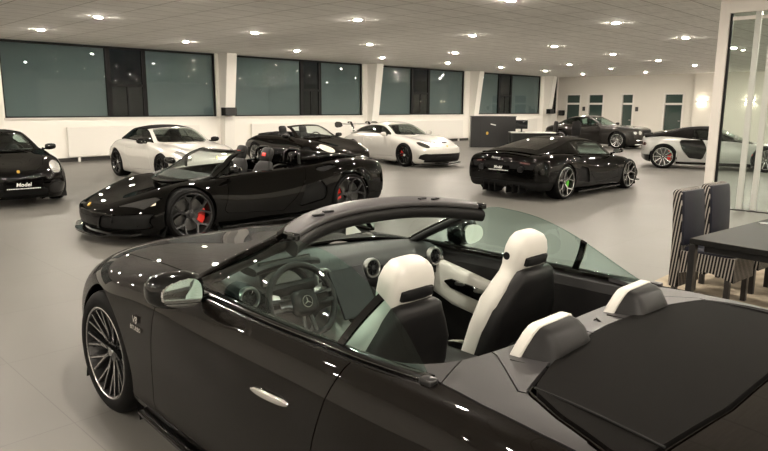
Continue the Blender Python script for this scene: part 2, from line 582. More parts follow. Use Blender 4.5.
def wheel_meshes(style, R, W, rr, cal, m_rim, m_edge, m_cal):
    key = (style, R, W, rr, cal, m_rim, m_edge, m_cal)
    if key in WCACHE: return WCACHE[key]
    g = G(); n = 56
    g.lathe([(rr + 0.006, -0.006), (rr - 0.004, -0.003), (rr - 0.012, -0.010), (rr - 0.018, -0.028), (rr - 0.034, -0.10), (rr - 0.036, -W + 0.03)], n)
    for a, pts in spoke_legs(style, rr): beam(g, pts, 0.026, a)
    g.lathe([(0.0, -0.045), (0.045, -0.045), (0.062, -0.052), (0.068, -0.085), (0.0, -0.085)], 24)
    rim = g.build('wheel', m_rim, None, 30)
    tyre = G().lathe([(rr - 0.004, -0.016), (rr + 0.004, -0.003), (rr + 0.012, 0.0), (rr * 0.5 + R * 0.5, 0.004), (R - 0.022, -0.010), (R - 0.006, -0.026),
                      (R, -0.045), (R, -0.085), (R - 0.006, -0.088), (R - 0.006, -0.096), (R, -0.099), (R, -W + 0.099), (R - 0.006, -W + 0.096), (R - 0.006, -W + 0.088), (R, -W + 0.085),
                      (R, -W + 0.045), (R - 0.02, -W + 0.012), (rr, -W + 0.01)], n).build('tyre', 'rubber', None, 40)
    rd = rr * 0.78
    disc = G().lathe([(0.07, -0.105), (rd, -0.105), (rd, -0.133), (0.07, -0.133)], 40).build('brake_disc', 'brake_steel', None, 30)
    gc = G()
    a0 = PI + 0.15 if cal < 0 else 0.15
    a0 -= 0.42
    gc.lathe([(rd * 0.62, -0.088), (rd * 1.04, -0.080), (rd * 1.07, -0.15), (rd * 0.62, -0.15), (rd * 0.62, -0.088)], 10, 'y', a0, a0 + 0.95, True)
    calp = gc.build('brake_caliper', m_cal, None, 30, 0.006)
    cap = G().lathe([(0.0, -0.036), (0.026, -0.037), (0.030, -0.046), (0.0, -0.046)], 20).build('hub_cap', m_edge, None, 30)
    out = [('tyre', tyre.data), ('brake_disc', disc.data), ('brake_caliper', calp.data), ('hub_cap', cap.data)]
    if m_edge:
        ge = G()
        for a, pts in spoke_legs(style, rr): beam(ge, [(r, t, y + 0.0015, w * 0.62) for r, t, y, w in pts], 0.003, a)
        ge.lathe([(rr + 0.0045, -0.0045), (rr - 0.003, -0.0015), (rr - 0.009, -0.006)], n)
        fe = ge.build('machined_face', m_edge, None, 30)
        out.append(('machined_face', fe.data))
        bpy.data.objects.remove(fe)
    res = (rim.data, out)
    for o in (rim, tyre, disc, calp, cap): bpy.data.objects.remove(o)
    WCACHE[key] = res
    return res

def put_wheel(root, x, s, yout, R, W, rr, style, front, m_rim, m_edge, m_cal, steer=0.0):
    cal = (-1 if front else 1) * (1 if s > 0 else -1)
    rim, subs = wheel_meshes(style, R, W, rr, cal, m_rim, m_edge, m_cal)
    o = bpy.data.objects.new('wheel', rim); C.objects.link(o); o.parent = root
    o.location = (x, s * yout, R); o.rotation_euler = (0, 0, (0 if s > 0 else PI) + steer)
    for nm, me in subs:
        c = bpy.data.objects.new(nm, me); C.objects.link(c); c.parent = o
    return o

def wheel_well(root, x, s, z, r, ymax):
    g = G()
    y0, y1 = s * 0.52, s * ymax
    g.lathe([(r, y1), (r, y0), (0.03, y0)], 28, 'y', 0.22, PI - 0.22)
    return g.build('wheel_well', 'matte_black', root, 40)

# ------------------------------------------------------------------ small car parts
def rbox(g, c, d, e=5, n=16, axis=2, secs=5):
    """soft pillow-like box"""
    ax = [Vector((1, 0, 0)), Vector((0, 1, 0)), Vector((0, 0, 1))]
    a, b = [(1, 2), (2, 0), (0, 1)][axis]
    out = []
    for k in range(secs * 2 + 1):
        t = -1 + k / secs
        sc = (1 - abs(t) ** e) ** (1 / e) if abs(t) < 1 else 0.02
        sc = max(sc, 0.02)
        out.append((Vector(c) + ax[axis] * t * d[axis] / 2, ax[a], ax[b], d[a] / 2 * sc, d[b] / 2 * sc, e))
    return g.sloft(out, n)

def simple_seat(root, x, y, z, m_back='leather_black', m_in='leather_black', tilt=0.30, hw=0.235, accent=None):
    """sports seat; x,z = hip point; faces +x"""
    up = Vector((-math.sin(tilt), 0, math.cos(tilt))); fw = Vector((math.cos(tilt), 0, math.sin(tilt))); sd = Vector((0, 1, 0))
    base = Vector((x, y, z))
    back = G().sloft([(base + up * t, sd, fw, w, th, 3.2) for t, w, th in [(-0.05, hw * .8, .05), (0.0, hw * .95, .07), (0.18, hw, .075), (0.38, hw, .07), (0.50, hw * .86, .06), (0.58, hw * .6, .05), (0.60, hw * .4, .03)]], 20).build('seat', m_back, root, 50)
    G().sloft([(base + up * t + fw * 0.01, sd, fw, w, th, 3) for t, w, th in [(0.57, .07, .03), (0.60, .125, .045), (0.70, .13, .05), (0.77, .115, .045), (0.79, .08, .03)]], 18).build('headrest', accent or m_in, back, 50)
    cg = G(); rbox(cg, (x + 0.24, y, z - 0.02), (0.50, hw * 2, 0.16)); cg.build('seat_cushion', m_in, back, 50)
    if accent:
        G().sloft([(base + up * t + fw * 0.066, sd, fw, w, th, 3) for t, w, th in [(0.12, hw * .5, .01), (0.16, hw * .55, .014), (0.44, hw * .5, .014), (0.48, hw * .4, .01)]], 16).build('seat_insert', accent, back, 50)
    return back

def simple_steering(root, c, rad=0.18, tilt=0.42, mat='leather_black'):
    g = G()
    M3 = Matrix.Rotation(-tilt, 3, 'Y')
    ring = [Vector(c) + M3 @ Vector((0, rad * math.cos(a), rad * math.sin(a))) for a in [2 * PI * k / 28 for k in range(28)]]
    rings = []
    for k, p in enumerate(ring):
        d = (p - Vector(c)).normalized(); ax = M3 @ Vector((1, 0, 0))
        rings.append([p + d * 0.015 * math.cos(q) + ax * 0.015 * math.sin(q) for q in [2 * PI * j / 8 for j in range(8)]])
    g.rings(rings, False, True)
    for a in (0.1, PI - 0.1, -PI / 2):
        g.tube([Vector(c), Vector(c) + M3 @ Vector((0, rad * math.cos(a), rad * math.sin(a)))], 0.016, 6)
    cc = G(); rbox(cc, (0, 0, 0), (0.05, 0.13, 0.11))
    g.add([tuple(Vector(c) + M3 @ Vector(p)) for p in cc.v], cc.f)
    return g.build('steering_wheel', mat, root, 50)

def cabin(root, x0, x1, hw, zf=0.24, zt=0.62, mat='matte_black'):
    """dark tub: floor, side walls, front and rear bulkheads"""
    g = G()
    g.bx(x1, x0, -hw, hw, zf - 0.02, zf)
    g.bx(x1, x0, hw - 0.03, hw, zf, zt); g.bx(x1, x0, -hw, -hw + 0.03, zf, zt)
    g.bx(x0 - 0.04, x0, -hw, hw, zf, zt); g.bx(x1, x1 + 0.04, -hw, hw, zf, zt)
    g.bx(x1, x0, -0.12, 0.12, zf, zf + 0.24)
    return g.build('cabin_floor', mat, root, 0)

def dash(root, x, hw, ztop, depth=0.42, mat='leather_black'):
    prof = [(x + depth, ztop - 0.05), (x + depth * .5, ztop - 0.005), (x + 0.06, ztop), (x, ztop - 0.05), (x + 0.03, ztop - 0.13), (x + 0.14, ztop - 0.30), (x + depth, ztop - 0.34)]
    return G().prism(prof, lambda p: (p[0], -hw, p[1]), lambda p: (p[0], hw, p[1])).build('dashboard', mat, root, 0, 0.015, 3)

def door_mirror(root, p, s, mat, size=(0.11, 0.20, 0.13), arm=None, e=2.6):
    """wing mirror housing centred at p (outboard), s = side"""
    px, py, pz = p
    sd = Vector((0, s, 0))
    sec = []
    for t, w, h in [(-1, .55, .6), (-.85, .85, .85), (-.4, 1, 1), (.2, .98, .98), (.7, .78, .82), (.93, .5, .55), (1, .25, .3)]:
        sec.append((Vector((px + 0.012 * (t + 1), py + s * t * size[1] / 2, pz + 0.006 * t)), (1, 0, 0), (0, 0, 1), size[0] / 2 * w, size[2] / 2 * h, e))
    h = G().sloft(sec, 18).build('door_mirror', mat, root, 50)
    if arm:
        G().tube([Vector(arm), Vector(arm) * .5 + Vector((px, py - s * size[1] * .4, pz - size[2] * .3)) * .5 + Vector((0, 0, -.005)), Vector((px, py - s * size[1] * .30, pz - size[2] * .25))], [0.024, 0.018, 0.022], 8).build('mirror_arm', 'gloss_black', h, 50)
    gl = G()
    q = []
    for k in range(20):
        a = 2 * PI * k / 20
        cs, sn = math.cos(a), math.sin(a)
        yy = math.copysign(abs(cs) ** .75, cs); zz = math.copysign(abs(sn) ** .75, sn)
        q.append((py + s * (0.0 + yy * size[1] * .38), pz + zz * size[2] * .35 * (1 - .18 * yy)))
    gl.prism(q, lambda r: (px - size[0] * .525 + (r[1] - pz) * .13, r[0], r[1]), lambda r: (px - size[0] * .40, r[0], r[1]))
    gl.build('mirror_glass', 'mirror_silver', h, 0)
    return h

def plate(root, c, right, up, w=0.52, h=0.115, lines=True):
    M4 = frame_M(c, right, up)
    g = G(); g.box((0, 0, -0.006), (w, h, 0.012)); g.v = [tuple(M4 @ Vector(p)) for p in g.v]
    p = g.build('licence_plate', 'gloss_black', root, 0, 0.003)
    text_mesh('lettering', 'Model', h * 0.62, 'white_lettering', p, M4 @ Matrix.Translation((0, h * 0.12, 0.001)), 0.001, 0.0015, 0.18)
    if lines:
        g2 = G(); random.seed(3)
        x = -w * .42
        while x < w * .42:
            l = random.uniform(0.012, 0.04)
            g2.box((x + l / 2, -h * 0.31, 0.001), (l, h * 0.10, 0.002)); x += l + 0.008
        g2.v = [tuple(M4 @ Vector(q)) for q in g2.v]
        g2.build('small_print', 'white_lettering', p, 0)
    return p
# ================================================================== camera
cam = bpy.data.cameras.new('camera')
cam.sensor_width = 36.0
cam.lens = 645.0 / 768.0 * 36.0
cam.clip_end = 200
co = bpy.data.objects.new('camera', cam); C.objects.link(co)
rx, ux, bx_ = (0.6990667682562541, -0.7150304577099367, 0.0060908182434772674), (0.12610533424576612, 0.13166542201263592, 0.9832403883694963), (-0.7038487750891667, -0.6865825960460641, 0.18221207592288396)
co.matrix_world = Matrix(((rx[0], ux[0], bx_[0], 0), (rx[1], ux[1], bx_[1], 0), (rx[2], ux[2], bx_[2], 1.7674), (0, 0, 0, 1)))
bpy.context.scene.camera = co
S = bpy.context.scene
S.view_settings.view_transform = 'Standard'
S.view_settings.look = 'None'
S.view_settings.gamma = 1.0
S.view_settings.use_curve_mapping = False
S.view_settings.exposure = 0.0
S.cycles.use_denoising = True
S.cycles.use_adaptive_sampling = False
S.cycles.max_bounces = 8
S.cycles.transparent_max_bounces = 16
S.cycles.caustics_reflective = False
S.cycles.caustics_refractive = False
S.cycles.sample_clamp_indirect = 6.0
w = bpy.data.worlds.new('night'); S.world = w; w.use_nodes = True
w.node_tree.nodes['Background'].inputs[0].default_value = (0.010, 0.013, 0.018, 1)
w.node_tree.nodes['Background'].inputs[1].default_value = 0.35

# ================================================================== room shell
HC = 3.58; SILL = 1.358; WT = 21.02; WS = 37.1; S0 = -9.0; T0 = -9.5

def nodes(m): return m.node_tree, m.node_tree.nodes, m.node_tree.links, m.node_tree.nodes['Principled BSDF']

def tile_floor():
    m = pm('floor_tile', (0.3, 0.28, 0.26), 0.42, spec=0.22)
    nt, N, L, b = nodes(m)
    tc = N.new('ShaderNodeTexCoord')
    br = N.new('ShaderNodeTexBrick')
    br.offset = 0.0; br.inputs['Scale'].default_value = 1.0
    br.inputs['Brick Width'].default_value = 1.2; br.inputs['Row Height'].default_value = 1.2
    br.inputs['Mortar Size'].default_value = 0.003; br.inputs['Mortar Smooth'].default_value = 0.1
    br.inputs['Color1'].default_value = (0.138, 0.133, 0.122, 1); br.inputs['Color2'].default_value = (0.134, 0.129, 0.118, 1)
    br.inputs['Mortar'].default_value = (0.098, 0.094, 0.087, 1)
    L.new(tc.outputs['Object'], br.inputs['Vector'])
    n = N.new('ShaderNodeTexNoise'); n.inputs['Scale'].default_value = 0.9; n.inputs['Detail'].default_value = 3
    L.new(tc.outputs['Object'], n.inputs['Vector'])
    mxn = N.new('ShaderNodeMix'); mxn.data_type = 'RGBA'; mxn.blend_type = 'MULTIPLY'; mxn.inputs["Factor"].default_value = 0.14
    L.new(br.outputs['Color'], mxn.inputs['A']); L.new(n.outputs['Color'], mxn.inputs['B'])
    hs = N.new('ShaderNodeHueSaturation'); hs.inputs['Saturation'].default_value = 0.0
    L.new(n.outputs['Color'], hs.inputs['Color']); L.new(hs.outputs['Color'], mxn.inputs['B'])
    L.new(mxn.outputs['Result'], b.inputs['Base Color'])
    r = N.new('ShaderNodeMapRange'); r.inputs['To Min'].default_value = 0.36; r.inputs['To Max'].default_value = 0.42
    L.new(n.outputs['Fac'], r.inputs['Value']); L.new(r.outputs['Result'], b.inputs['Roughness'])
    return m
tile_floor()

def tile_ceiling():
    m = pm('ceiling_tile', (0.6, 0.57, 0.53), 0.9, spec=0.2)
    nt, N, L, b = nodes(m)
    tc = N.new('ShaderNodeTexCoord')
    br = N.new('ShaderNodeTexBrick'); br.offset = 0.0
    br.inputs['Scale'].default_value = 1.0
    br.inputs['Brick Width'].default_value = 1.0; br.inputs['Row Height'].default_value = 0.62
    br.inputs['Mortar Size'].default_value = 0.012; br.inputs['Mortar Smooth'].default_value = 0.2
    br.inputs['Color1'].default_value = (0.93, 0.915, 0.885, 1); br.inputs['Color2'].default_value = (0.90, 0.885, 0.855, 1)
    br.inputs['Mortar'].default_value = (0.50, 0.48, 0.45, 1)
    L.new(tc.outputs['Object'], br.inputs['Vector'])
    mp = N.new('ShaderNodeMapping'); mp.inputs['Scale'].default_value = (1.2, 14, 1)
    n = N.new('ShaderNodeTexNoise'); n.inputs['Scale'].default_value = 2.2; n.inputs['Detail'].default_value = 6
    L.new(tc.outputs['Object'], mp.inputs['Vector']); L.new(mp.outputs['Vector'], n.inputs['Vector'])
    r = N.new('ShaderNodeMapRange'); r.inputs['From Min'].default_value = .3; r.inputs['From Max'].default_value = .7
    r.inputs['To Min'].default_value = 0.86; r.inputs['To Max'].default_value = 1.08
    L.new(n.outputs['Fac'], r.inputs['Value'])
    mxn = N.new('ShaderNodeMix'); mxn.data_type = 'RGBA'; mxn.blend_type = 'MULTIPLY'; mxn.inputs['Factor'].default_value = 1.0
    L.new(br.outputs['Color'], mxn.inputs['A']); L.new(r.outputs['Result'], mxn.inputs['B'])
    L.new(mxn.outputs['Result'], b.inputs['Base Color'])
    return m
tile_ceiling()
pm('wall_beige', (0.60, 0.575, 0.52), 0.7, spec=0.2)
pm('wall_paint', (0.88, 0.855, 0.80), 0.7, spec=0.3); add_bump(MATS['wall_paint'], 40, 0.08, 0.004)
pm('wall_white', (0.82, 0.80, 0.75), 0.5, spec=0.3)
pm('frame_black', (0.006, 0.006, 0.0065), 0.5, spec=0.2)
pm('frame_white', (0.62, 0.60, 0.56), 0.4)
pm('skirting_dark', (0.03, 0.028, 0.026), 0.5)
pm('blind_grey', (0.155, 0.182, 0.212), 0.8); add_bump(MATS['blind_grey'], 300, .1, .002)
pm('radiator_white', (0.80, 0.78, 0.73), 0.35)
pm('night_glass', (0.008, 0.011, 0.012), 0.02, spec=0.5)
pm('door_glass_green', (0.035, 0.055, 0.048), 0.03, spec=0.5)
pm('alu_frame', (0.60, 0.57, 0.53), 0.35, 0.0, spec=0.5)

def struct(o): o['kind'] = 'structure'; return o

struct(G().bx(S0, WS + 0.3, T0, WT + 0.3, -0.2, 0).build('floor', 'floor_tile', None, 0))
struct(G().bx(S0, WS + 0.3, T0, WT + 0.3, HC, HC + 0.2).build('ceiling', 'ceiling_tile', None, 0))
# bays of the glazed wall
BAYS = [(-9.4, -2.45, -6.4, -5.1), (-1.79, 5.16, 1.25, 2.55), (5.86, 12.815, 8.906, 10.207), (13.44, 20.165, 16.754, 17.81), (21.10, 27.514, 23.464, 24.786), (28.763, 35.04, 30.724, 32.017)]
g = G()
g.bx(S0, WS, WT, WT + 0.3, 0, SILL)
edges = [-9.0] + [v for b in BAYS[1:] for v in (b[0], b[1])] + [WS]
edges = [S0, -1.79, 5.16, 5.86, 12.815, 13.44, 20.165, 21.10, 27.514, 28.763, 35.04, 36.15, 36.98, WS]
for a, b in zip(edges[0::2], edges[1::2]): g.bx(a, b, WT, WT + 0.3, SILL, HC)
struct(g.build('wall_left', 'wall_paint', None, 0))
for i, (a, b, c, d) in enumerate(BAYS[1:], 1):
    win = struct(G().bx(a, b, WT + 0.10, WT + 0.112, SILL, HC).build('window_%d' % i, 'glass_room', None, 0))
    fr = G()
    for x0, x1 in ((a, a + 0.05), (b - 0.05, b), (c - 0.02, c + 0.13), (d - 0.13, d + 0.02)): fr.bx(x0, x1, WT + 0.07, WT + 0.13, SILL, HC)
    fr.bx(a, b, WT + 0.07, WT + 0.13, HC - 0.07, HC); fr.bx(a, b, WT + 0.07, WT + 0.13, SILL, SILL + 0.04)
    fr.bx(c, d, WT + 0.07, WT + 0.13, SILL + 0.98, SILL + 1.06)
    fr.bx((c + d) / 2 - 0.02, (c + d) / 2 + 0.02, WT + 0.08, WT + 0.12, SILL, SILL + 1.0)
    fr.build('window_frame', 'frame_black', win, 0)
    G().bx(a + 0.05, c - 0.02, WT + 0.16, WT + 0.17, SILL, HC - 0.03).build('roller_blind', 'blind_grey', win, 0)
    G().bx(d + 0.02, b - 0.05, WT + 0.16, WT + 0.17, SILL, HC - 0.03).build('roller_blind', 'blind_grey', win, 0)
    G().bx(a - 0.03, b + 0.03, WT - 0.06, WT + 0.1, SILL - 0.035, SILL).build('window_sill', 'wall_white', win, 0)
win = struct(G().bx(36.15, 36.98, WT + 0.10, WT + 0.112, SILL, HC).build('window_6', 'night_glass', None, 0))
fr = G()
fr.bx(36.15, 36.21, WT + .05, WT + .13, SILL, HC); fr.bx(36.92, 36.98, WT + .05, WT + .13, SILL, HC); fr.bx(36.15, 36.98, WT + .05, WT + .13, SILL, SILL + .05); fr.bx(36.15, 36.98, WT + .05, WT + .13, SILL + .98, SILL + 1.05)
fr.build('window_frame', 'frame_black', win, 0)
# right wall with four glazed doors
DOORS = [(19.454, 20.462), (17.974, 18.995), (16.154, 16.897), (13.371, 14.449)]
DH = 2.56
g = G(); e = [WT + 0.3] + [v for a, b in DOORS for v in (b, a)] + [T0]
for hi, lo in zip(e[0::2], e[1::2]): g.bx(WS, WS + 0.25, lo, hi, 0, HC)
for a, b in DOORS: g.bx(WS, WS + 0.25, a, b, DH, HC)
struct(g.build('wall_right', 'wall_beige', None, 0))
for i, (a, b) in enumerate(DOORS, 1):
    dn = struct(G().bx(WS + 0.10, WS + 0.115, a, b, 0.02, DH).build('door_%d' % i, 'door_glass_green', None, 0))
    fr = G(); t = 0.07
    fr.bx(WS - 0.02, WS + 0.14, a - 0.02, a + t, 0, DH + .02); fr.bx(WS - 0.02, WS + 0.14, b - t, b + 0.02, 0, DH + .02)
    fr.bx(WS - 0.02, WS + 0.14, a, b, DH - t, DH + .02); fr.bx(WS + 0.02, WS + 0.14, a, b, 1.92, 2.03); fr.bx(WS + 0.02, WS + 0.14, a, b, 0, 0.10)
    fr.build('door_frame', 'frame_white', dn, 0)
    G().tube([(WS - 0.03, a + 0.10, 1.05), (WS - 0.03, a + 0.22, 1.05)], 0.012, 8).build('door_handle', 'satin_metal', dn, 40)
# projecting pier right of the doors, lit by the wall lamp
struct(G().bx(WS - 0.35, WS, 9.0, 12.74, 0, HC).build('trim_1', 'wall_beige', None, 0))
# unseen walls that close the hall
struct(G().bx(S0 - 0.25, S0, T0, WT + 0.3, 0, HC).build('wall_back', 'wall_paint', None, 0))
struct(G().bx(S0, WS + 0.25, T0 - 0.25, T0, 0, HC).build('wall_front', 'wall_paint', None, 0))
struct(G().bx(S0, WS, WT - 0.02, WT, 0, 0.12).build('baseboard_left', 'skirting_dark', None, 0))
struct(G().bx(WS - 0.02, WS, 12.74, 13.35, 0, 0.10).build('baseboard_right', 'skirting_dark', None, 0))
# tapered white columns between the bays
for i, s in enumerate([5.51, 13.13, 20.63, 28.14, 35.6], 2):
    g = G(); wd = 0.20
    prof = [(WT, 0), (WT - 0.22, 0), (WT - 0.34, SILL), (WT - 0.62, HC), (WT, HC)]
    g.prism(prof, lambda p: (s - wd, p[0], p[1]), lambda p: (s + wd, p[0], p[1]))
    struct(g.build('trim_%d' % i, 'wall_white', None, 0))

# ------------------------------------------------------------------ downlights
LAMPK = 12.2
lens_mat = pm('lamp_lens', (1, 1, 1), 0.4, emit=(1.0, 0.90, 0.77), es=150.0 * LAMPK)
pm('lamp_ring', (0.75, 0.73, 0.69), 0.35)
ring_g = G().lathe([(0.080, HC - 0.001), (0.083, HC - 0.012), (0.103, HC - 0.010), (0.108, HC - 0.001)], 28, 'z').build('trim_ring', 'lamp_ring', None, 40)
lens_g = G().lathe([(0.0, HC - 0.024), (0.035, HC - 0.023), (0.064, HC - 0.017), (0.076, HC - 0.007), (0.078, HC - 0.001), (0.0, HC - 0.001)], 24, 'z').build('lens', 'lamp_lens', None, 50)
ring_me, lens_me = ring_g.data, lens_g.data
bpy.data.objects.remove(ring_g); bpy.data.objects.remove(lens_g)
for me in (ring_me, lens_me): me.transform(Matrix.Translation((0, 0, -HC)))
SL_S = [-6.15, -2.1, 1.9, 5.93, 9.87, 13.95, 18.05, 22.0, 25.95, 29.9, 33.9]
SL_T = [-8.3, -4.6, -0.9, 2.85, 6.6, 10.45, 14.25, 17.75]
for s in SL_S:
    for t in SL_T:
        d = thing('ceiling_downlight', 'round recessed downlight glowing in the tiled showroom ceiling', 'ceiling light', (s, t, HC), 0, 'recessed downlights in the showroom ceiling')
        for nm, me in (('trim_ring', ring_me), ('lens', lens_me)):
            o = bpy.data.objects.new(nm, me); C.objects.link(o); o.parent = d
# ================================================================== the dark brown roadster in the foreground
sl = thing('convertible_car', 'large dark brown open roadster in the foreground with white and black seats', 'car', (2.313, 3.568, 0), R_(88.155))
SLST = [
    (0.935, .50, .49, .30, .47, .42, .43, .46, .38, .42),
    (0.925, .66, .645, .48, .58, .62, .43, .68, .26, .58),
    (0.82, .752, .725, .62, .65, .77, .47, .83, .17, .72),
    (0.45, .883, .852, .70, .765, .86, .55, .925, .16, .82, .008),
    (0.0, .932, .900, .715, .818, .893, .59, .948, .16, .86, .012),
    (-0.40, .948, .924, .72, .852, .890, .60, .945, .16, .88, .010),
    (-0.75, .955, .930, .74, .867, .885, .62, .945, .17, .89, .004),
    (-1.30, .955, .925, .79, .865, .885, .62, .948, .17, .89),
    (-2.00, .955, .928, .80, .868, .890, .62, .952, .17, .89),
    (-2.40, .962, .934, .80, .872, .895, .62, .956, .17, .88),
    (-2.75, .975, .938, .79, .872, .900, .62, .957, .17, .87),
    (-3.10, .958, .928, .76, .862, .882, .62, .946, .18, .84),
    (-3.40, .925, .900, .69, .835, .835, .62, .905, .21, .80),
    (-3.66, .870, .850, .55, .785, .72, .60, .80, .28, .68),
    (-3.75, .76, .745, .42, .70, .56, .58, .62, .42, .50),
    (-3.77, .62, .615, .36, .60, .48, .58, .54, .54, .44)]
b = outward(body_surface(SLST, 190, 52, 0.34, 0.25, 2.6, 0.0, -2.7, 0.95))
for ax in (0.0, -2.7): b = b.remove(mx(circ(ax, .365, .398), absy(.52)))
cock = mirror_poly([(-.60, 0), (-.615, .3), (-.66, .5), (-.74, .66), (-.86, .735), (-1.1, .765), (-2.05, .782), (-2.22, .768), (-2.31, .72), (-2.38, .62), (-2.425, .4), (-2.43, 0)])
b = b.remove(mx(xy(cock, 1), above(2, .80)))
# lamps and grille at the two ends
for s in (1, -1):
    h, b = b.cut(mx(yz([(.46, .575), (.50, .655), (.80, .70), (.84, .64), (.72, .585)], 1, True), above(0, .40), side(s)), .004)
    h.build('headlight', 'headlight_inner', sl, .02)
    h, b = b.cut(mx(yz([(.36, .66), (.34, .74), (.74, .76), (.86, .70), (.70, .65)], 1, True), below(0, -3.45), side(s)), .004)
    h.build('tail_light', 'lamp_red', sl, .02)
gr_, b = b.cut(mx(yz([(-.48, .34), (-.40, .53), (.40, .53), (.48, .34)], 1), above(0, .5)), .004)
gr_.build('radiator_grille', 'matte_black', sl, .03)
# hood
hood_p = mirror_poly([(.80, 0), (.76, .34), (.64, .56), (.40, .675), (0, .70), (-.45, .715), (-.72, .725), (-.80, .745), (-.30, .0)])
hood_p = mirror_poly([(.80, 0), (.76, .34), (.64, .56), (.40, .675), (0, .70), (-.45, .712), (-.70, .722), (-.80, .70), (-.70, .40), (-.66, 0)])
hd, b = b.cut(mx(xy(hood_p, 1), above(2, .60)), .005)
hd.build('hood', 'paint_brown', sl)
# rear deck: fabric lid, satin panels, boot lid
lid_p = mirror_poly([(-2.565, 0), (-2.575, .25), (-2.605, .46), (-2.665, .655), (-2.80, .725), (-2.98, .775), (-3.045, .76), (-3.07, .60), (-3.105, .35), (-3.115, 0)])
lid, b = b.cut(mx(xy(lid_p), above(2, .80)), .012)
lid = lid.offset(.004)
lido = lid.build('soft_top_lid', 'soft_top_fabric', sl, .03)
for s in (1, -1):
    cs = curve([(-2.665, s * .640, .953), (-2.80, s * .655, .956), (-2.95, s * .668, .950), (-3.065, s * .672, .939)], 14)
    G().tube([tuple(q) for q in cs], .004, 6).build('lid_seam', 'matte_black', lido, 50)
deck_p = mirror_poly([(-2.10, 0), (-2.10, .772), (-2.40, .785), (-2.60, .812), (-2.80, .824), (-2.93, .822), (-2.985, .808), (-2.975, .79), (-2.80, .74), (-2.66, .675), (-2.60, .45), (-2.60, 0)])
dk, b = b.cut(mx(xy(deck_p), above(2, .86)), .008)
mid_p = mirror_poly([(-2.2, 0), (-2.2, .50), (-2.42, .50), (-2.655, .70), (-2.70, .60), (-2.66, 0)])
dm, dk = dk.cut(xy(mid_p), .005)
dm.build('rear_deck_panel', 'deck_satin', sl, .02)
trm, dk = dk.cut(xy(mirror_poly([(-2.0, 0), (-2.0, .90), (-2.445, .90), (-2.435, .80), (-2.385, .66), (-2.36, .58), (-2.36, 0)])), .005)
for s in (1, -1): trm.keep(side(s)).build('cockpit_trim', 'deck_satin', sl, .02)
for s in (1, -1): dk.keep(side(s)).build('buttress_panel', 'deck_satin', sl, .02)
boot_p = mirror_poly([(-3.125, 0), (-3.115, .35), (-3.082, .60), (-3.058, .76), (-3.3, .72), (-3.60, .62), (-3.72, .5), (-3.74, 0)])
bt, b = b.cut(mx(xy(boot_p), above(2, .78)), .006)
bt.build('boot_lid', 'paint_brown', sl)
# doors, fenders, sills
door_xz = [(-.700, 1.2), (-.712, .83), (-.702, .60), (-.648, .30), (-.66, .235), (-1.88, .235), (-1.95, .42), (-1.99, .62), (-2.03, .80), (-2.085, .92), (-2.095, 1.2)]
for s in (1, -1):
    d, b = b.cut(mx(xz(door_xz), absy(.40), side(s)), .006)
    dp = d.build('door', 'paint_brown', sl)
    hg = G()
    hg.sloft([((-1.60 - .245 * t, s * (.9395 + .006 * math.sin(PI * t)), .690 + .016 * t), (0, 0, 1), (0, 1, 0), .017 * (1 - abs(2 * t - 1) ** 6 * .7), .010, 3) for t in [k / 10 for k in range(11)]], 12)
    ho = hg.build('door_handle', 'chrome', dp, 50)
    f, b = b.cut(mx(above(0, -.74), below(0, .50), above(2, .235), absy(.55), side(s)), .005)
    fo = f.build('front_fender', 'paint_brown', sl)
    if s > 0:
        for txt, z, sz in (('V8', .700, .050), ('BITURBO', .655, .030)):
            text_mesh('badge', txt, sz, 'chrome', fo, frame_M((-.535, .9465, z), (-1, 0, 0), (0, -.12, 1)), .003, .0008)
sill, b = b.cut(mx(below(2, .235), above(0, -2.35), below(0, -.34)), .004)
sill.build('side_sill', 'gloss_black', sl)
fbp, b = b.cut(above(0, .42), .004)
fbp.build('front_bumper', 'paint_brown', sl)
b.build('rear_body', 'paint_brown', sl)
for s in (1, -1):
    for ax in (0, -2.7):
        wheel_well(sl, ax, s, .365, .404, .90)
    put_wheel(sl, 0, s, .925, .36, .265, .268, 'multi', True, 'rim_dark', 'rim_edge', 'caliper_grey', R_(1.0))
    put_wheel(sl, -2.7, s, .935, .36, .285, .268, 'multi', False, 'rim_dark', 'rim_edge', 'caliper_grey')
    # skirt blade
    G().sloft([((x, s * (.90 + .02 * math.sin(PI * (x + .5) / -1.8)), .165), (0, 1, 0), (0, 0, 1), .035, .014, 3) for x in np.linspace(-.46, -2.25, 12)], 10).build('sill_blade', 'gloss_black', sl, 50)

# ---- windscreen
NU = 60
cen = [(-.56, .955), (-.80, 1.075), (-1.03, 1.185), (-1.215, 1.262)]
rail = [(-.80, .745, .915), (-1.02, .722, 1.03), (-1.25, .695, 1.14), (-1.410, .640, 1.218)]
ws = orient(top_patch(cen, rail, 50, 20), (1, 0, 1))
ws.keep(lambda V: np.maximum(V[:, 6] - .96, np.abs(V[:, 7] - .5) - .480)).build('windscreen', 'glass_car', sl, .005)
rl = interp_rows(rail, 24); cl = interp_rows([(x, 0, z) for x, z in cen], 24)
for s in (1, -1):
    g = G()
    g.sloft([((p[0] + .00, s * (p[1] + .004), p[2] - .004), (0, 1, 0), (.45, 0, -.9), .038 + .004 * k / 23, .026, 3.2) for k, p in enumerate(rl)], 16)
    g.build('windscreen_pillar', 'paint_brown', sl, 50)
    g = G()
    g.sloft([((p[0] - .026, s * (p[1] - .026), p[2] - .018), (0, 1, 0), (.45, 0, -.9), .036, .034, 3.2) for k, p in enumerate(rl)], 12)
    g.build('pillar_trim', 'leather_black', sl, 50)
